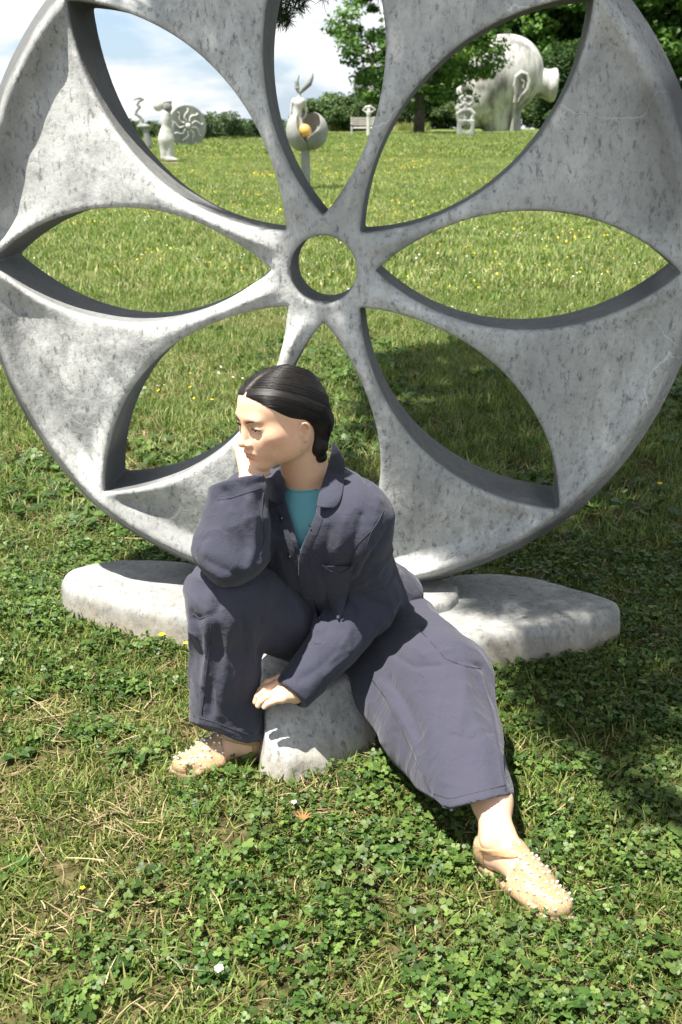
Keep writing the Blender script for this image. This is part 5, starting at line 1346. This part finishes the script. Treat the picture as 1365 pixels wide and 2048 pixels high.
def torsoS(s, q):
    c = q.p; r = q.r; s.u(cone(c(597, 208), c(595, 228), r(10), r(7)), 0); s.u(cone(c(595, 228), c(594, 250), r(7), r(14)), r(6)); s.u(cone(c(589, 202), c(606, 202), r(5), r(5)), r(6))
    s.u(poly([c(610, 204), c(613, 220), c(612, 232), c(601, 242)], r(2), [r(2.4), r(2), r(1.6), r(1.4)]), r(1)); s.u(poly([c(585, 204), c(583, 218), c(581, 234)], r(2), [r(2.4), r(2), r(1.6)]), r(1)); s.u(cone(c(599, 200), c(599, 186), r(3), r(3.2)), r(4))
    return c(570, 178, -.3), c(625, 268, .3)
def horns(s, q):
    c = q.p; r = q.r; s.u(poly([c(599, 186), c(595, 176), c(594, 163), c(599, 149)], r(3), [r(3), r(4.6), r(4), r(.8)]), 0); s.u(poly([c(600, 186), c(608, 177), c(619, 167), c(625, 155), c(626.5, 145)], r(3), [r(3), r(5), r(5.2), r(3), r(.7)]), r(2)); s.s(cone(c(597, 172, -r(6)), c(598, 158, -r(6)), r(3), r(2)), r(1))
    return c(582, 138, -.2), c(635, 195, .2)
sculpt('bowl_sculpture', 'grey sculpture on a pole, split bowl holding a golden ball under a horned torso', 20, 611,
       [('bowl_half', M_G, .010, bowlL), ('bowl_half', M_G, .010, bowlR), ('golden_ball', M_GOLD, .009, gold), ('pole', M_G, .012, pole), ('torso', M_W, .008, torsoS), ('horns', M_G, .008, horns)])
# white standing figure
def fig(s, q):
    c = q.p; r = q.r; s.u(ell(c(333, 240), (r(10), r(8), r(15))), 0); s.u(cone(c(334, 228), c(333, 258), r(8), r(8.5)), r(5)); s.u(ell(c(333, 276), (r(15), r(12), r(20))), r(8)); s.u(cone(c(328, 280), c(330, 314), r(10), r(8)), r(5)); s.u(cone(c(339, 280), c(340, 314), r(9.5), r(8)), r(3))
    s.u(ell(c(342, 319), (r(15), r(9), r(4))), r(5)); s.u(poly([c(341, 233), c(347, 246), c(344, 262)], r(3.5)), r(2)); s.u(cone(c(334, 224), c(334, 232), r(5), r(6)), r(3)); return c(305, 215, -.35), c(362, 328, .35)
def fhead(s, q): c = q.p; r = q.r; s.u(ell(c(336, 215), (r(8.5), r(8.5), r(11))), 0); return c(322, 200, -.25), c(350, 232, .25)
def fhair(s, q): c = q.p; r = q.r; s.u(ell(c(324, 208, .05), (r(18), r(6), r(9))), 0); s.u(ell(c(316, 214, .05), (r(9), r(5), r(8))), r(5)); s.u(ell(c(336, 203, .02), (r(8), r(7), r(5))), r(4)); return c(298, 192, -.25), c(350, 228, .3)
def fbase(s, q): c = q.p; r = q.r; s.u(rbox(c(342, 329), (r(17), r(14), r(5)), r(2)), 0); return c(320, 318, -.35), c(364, 340, .35)
M_BR = stone('brown_stone', (.26, .19, .13))
sculpt('standing_figure', 'smooth white standing figure with hair blown to the left, on a brown block', 33, 335, [('figure', M_W, .016, fig), ('head', M_G, .014, fhead), ('hair', M_W, .014, fhair), ('plinth', M_BR, .02, fbase)])
# sun disc
def sdisc(s, q):
    c = q.p; r = q.r; o = c(374, 252); n = A3([.50, -.866, 0]); e = A3([.866, .50, 0])
    def f(p):
        d = p-o; u = d@e; v = d[..., 2]; w_ = d@n; R = np.sqrt(u*u+v*v); return smax(R-r(40.5), np.abs(w_)-.10, .03)
    s.u(f, 0); s.i(plane(c(374, 290), (0, 0, -1)), .01); return c(325, 205, -.8), c(425, 300, .8)
SD = sculpt('sun_disc_sculpture', 'round grey stone disc carved with a white sun of wavy rays', 50, 374, [('disc', M_G, .03, sdisc)])
q = Q(50); o_ = q.p(374, 252); n_ = A3([.50, -.866, 0]); e_ = A3([.866, .50, 0]); o_ = o_+n_*.11
for k in range(9):
    an = .35+k*2*pi/9; pts = []
    for i in range(9):
        t = i/8; R = q.r(8+25*t); a2 = an+.28*math.sin(t*5.5)*(.6+.4*t); pts.append(o_+e_*R*math.cos(a2)+A3([0, 0, 1])*R*math.sin(a2))
    build('ray', [tube_np(pts, [q.r(2.4)*(1-.55*i/8) for i in range(9)], 7)], M_W, SD)
build('sun_boss', [ball_np(o_, q.r(6), 14, 10)], M_W, SD)
# twisting column
def twist(s, q):
    c = q.p; r = q.r; s.u(poly([c(268, 200), c(274, 197), c(281, 196), c(287, 199), c(278, 203), c(275, 209), c(280, 214), c(273, 222), (c(272, 228)), c(280, 233), c(285, 240), c(283, 248)], r(2.2), [r(1.2), r(2), r(2.2), r(2), r(2.4), r(2.6), r(2.8), r(2.8), r(3), r(3.2), r(3.4), r(4)]), 0)
    s.u(ell(c(288, 253), (r(14), r(9), r(5))), r(4)); s.u(cone(c(290, 256), c(299, 292), r(6), r(8)), r(3)); return c(258, 188, -.5), c(315, 300, .5)
sculpt('twisting_sculpture', 'thin grey twisting sculpture at the far left with a snaking top', 45, 290, [('column', M_G, .018, twist)])
def slab(s, q): c = q.p; r = q.r; s.u(rbox(c(527, 279), (r(7), r(5), r(2.2)), r(1)), 0); return c(515, 272, -.3), c(540, 286, .3)
sculpt('stone_slab', 'low white stone slab lying in the grass beside the thick spoke', 60, 527, [('slab', M_W, .02, slab)], cat='stone')
# ------------------------------------------------------------------ small things near the woman
def cone_thing(px, py, label, r=.017):
    o = G(px, py, 0); t = empty('pine_cone', (o[0], o[1], 0), R_.rand()*6, label=label, cat='pine cone', group='pine cones in the grass'); sc = []
    for i in range(34):
        u = i/33; a = i*2.4; z = r*(.25+1.6*u); rr = r*math.sin(pi*(.18+.75*u)); c = A3([rr*math.cos(a), rr*math.sin(a), z])
        sc.append(ball_np(c, (r*.30, r*.30, r*.12), 6, 4))
    sc.append(tube_np([(0, 0, 0), (0, 0, r*1.7)], r*.45, 6)); ob = build('scales', sc, M_CONE, None); ob.parent = t
M_CONE, _, _ = mat_new('pine_cone_scales', .8, (.045, .030, .020))
cone_thing(547, 1552, 'dark open pine cone in the straw just below the front stone foot'); cone_thing(655, 1522, 'dark pine cone beside the right flank of the front stone foot', .013); cone_thing(560, 1575, 'small dark pine cone fragment nearest the lens', .009)
def flower(px, py, mat, label, cat, name, r, pet, h, grp):
    o = G(px, py, h); t = empty(name, (o[0], o[1], gz(o[0], o[1])), 0, label=label, cat=cat, group=grp); V = []
    for k in range(pet):
        a = 2*pi*k/pet; V.append(ball_np((math.cos(a)*r*.6, math.sin(a)*r*.6, h+(.25*r if pet < 9 else .5*r*((k*7) % 5)/4)), (r*.42, r*.42, r*.14), 8, 5))
    ob = build('petals', V+[ball_np((0, 0, h), r*.3, 8, 6)], mat, None); ob.parent = t
    st = build('stem', [tube_np([(0, 0, 0), (.002, .001, h*.5), (0, 0, h)], .0009, 5)], M_BROAD, None); st.parent = t
flower(325, 1273, M_YEL, 'yellow flower at the foot of the left base foot', 'flower', 'yellow_flower', .009, 5, .05, 'yellow flowers near the woman'); flower(372, 1290, M_YEL, 'yellow flower beside the raised knee', 'flower', 'yellow_flower', .007, 5, .04, 'yellow flowers near the woman')
flower(166, 1781, M_YEL, 'small pale yellow flower in the lower left grass', 'flower', 'yellow_flower', .005, 5, .03, 'yellow flowers near the woman')
flower(1320, 968, M_YEL, 'yellow flower in the shade at the right edge', 'flower', 'yellow_flower', .010, 5, .05, 'yellow flowers near the woman')
flower(439, 1940, M_WHT, 'ragged white clover flower near the bottom edge', 'flower', 'white_clover_flower', .0075, 14, .03, 'white clover flowers near the woman'); flower(589, 1609, M_WHT, 'white clover flower right above the dry brown leaf', 'flower', 'white_clover_flower', .0055, 14, .03, 'white clover flowers near the woman')
flower(903, 1625, M_WHT, 'pale clover bud at the hem of the outstretched leg', 'flower', 'white_clover_flower', .0035, 9, .035, 'white clover flowers near the woman')
M_DL, _, _ = mat_new('brown_leaf', .8, (.30, .13, .05)); A = acc(); o = G(606, 1634, .03)
for k in range(6):
    a = -1.6+k*.55; blade(A, o[0], o[1], .022, .9, a+1.6, .006, .5, 3, .018)
me = mesh_np('dry_leaf', np.concatenate(A['V']), np.array(A['F'])); tag(link('dry_leaf', me, M_DL), 'curled dry orange brown leaf in the grass below the stone', 'leaf')
bp = [(795, 1715, 1, 'broad pointed leaves below the hem of the outstretched leg'), (236, 1440, 0, 'toothed leaves left of the raised trouser leg'), (300, 1905, 2, 'dark broad leaves in the lower left grass'), (612, 1990, 3, 'upright leaves at the bottom edge of the picture'), (730, 1500, 4, 'feathery green weed right of the front stone foot'), (100, 1460, 0, 'grey green toothed weed at the left side')]
for i, (x, y, k, lb) in enumerate(bp):
    ob = bpy.data.objects.new('broadleaf_weed', broad[k].data); COL.objects.link(ob); o = G(x, y+20, 0); ob.location = (o[0], o[1], 0); ob.rotation_euler = (0, 0, i*1.1); ob.scale = (1.15,)*3; tag(ob, lb, 'plant', 'broad leaved weeds near the woman')
for i, (x0, y0, x1, y1, lb) in enumerate([(35, 1382, 130, 1455, 'long pale dry stalk lying left of the raised knee'), (245, 1700, 290, 1665, 'dry stalk in the lower left grass'), (420, 1775, 455, 1850, 'thin dry stem near the bottom centre'), (1215, 1330, 1255, 1265, 'tall green grass blade in the shade at the right')]):
    a = G(x0, y0, .02); b_ = G(x1, y1, .03) if i < 3 else a+[.02, 0, .07]; m_ = (a+b_)/2+[0, 0, .012]
    ob = build('dry_stalk' if i < 3 else 'grass_blade', [tube_np([a, m_, b_], [.0016, .0014, .0005], 5)], M_STRAW if i < 3 else M_BROAD); tag(ob, lb, 'stalk' if i < 3 else 'grass blade')
    attr(ob.data, 'cv', [.9]*len(ob.data.vertices))
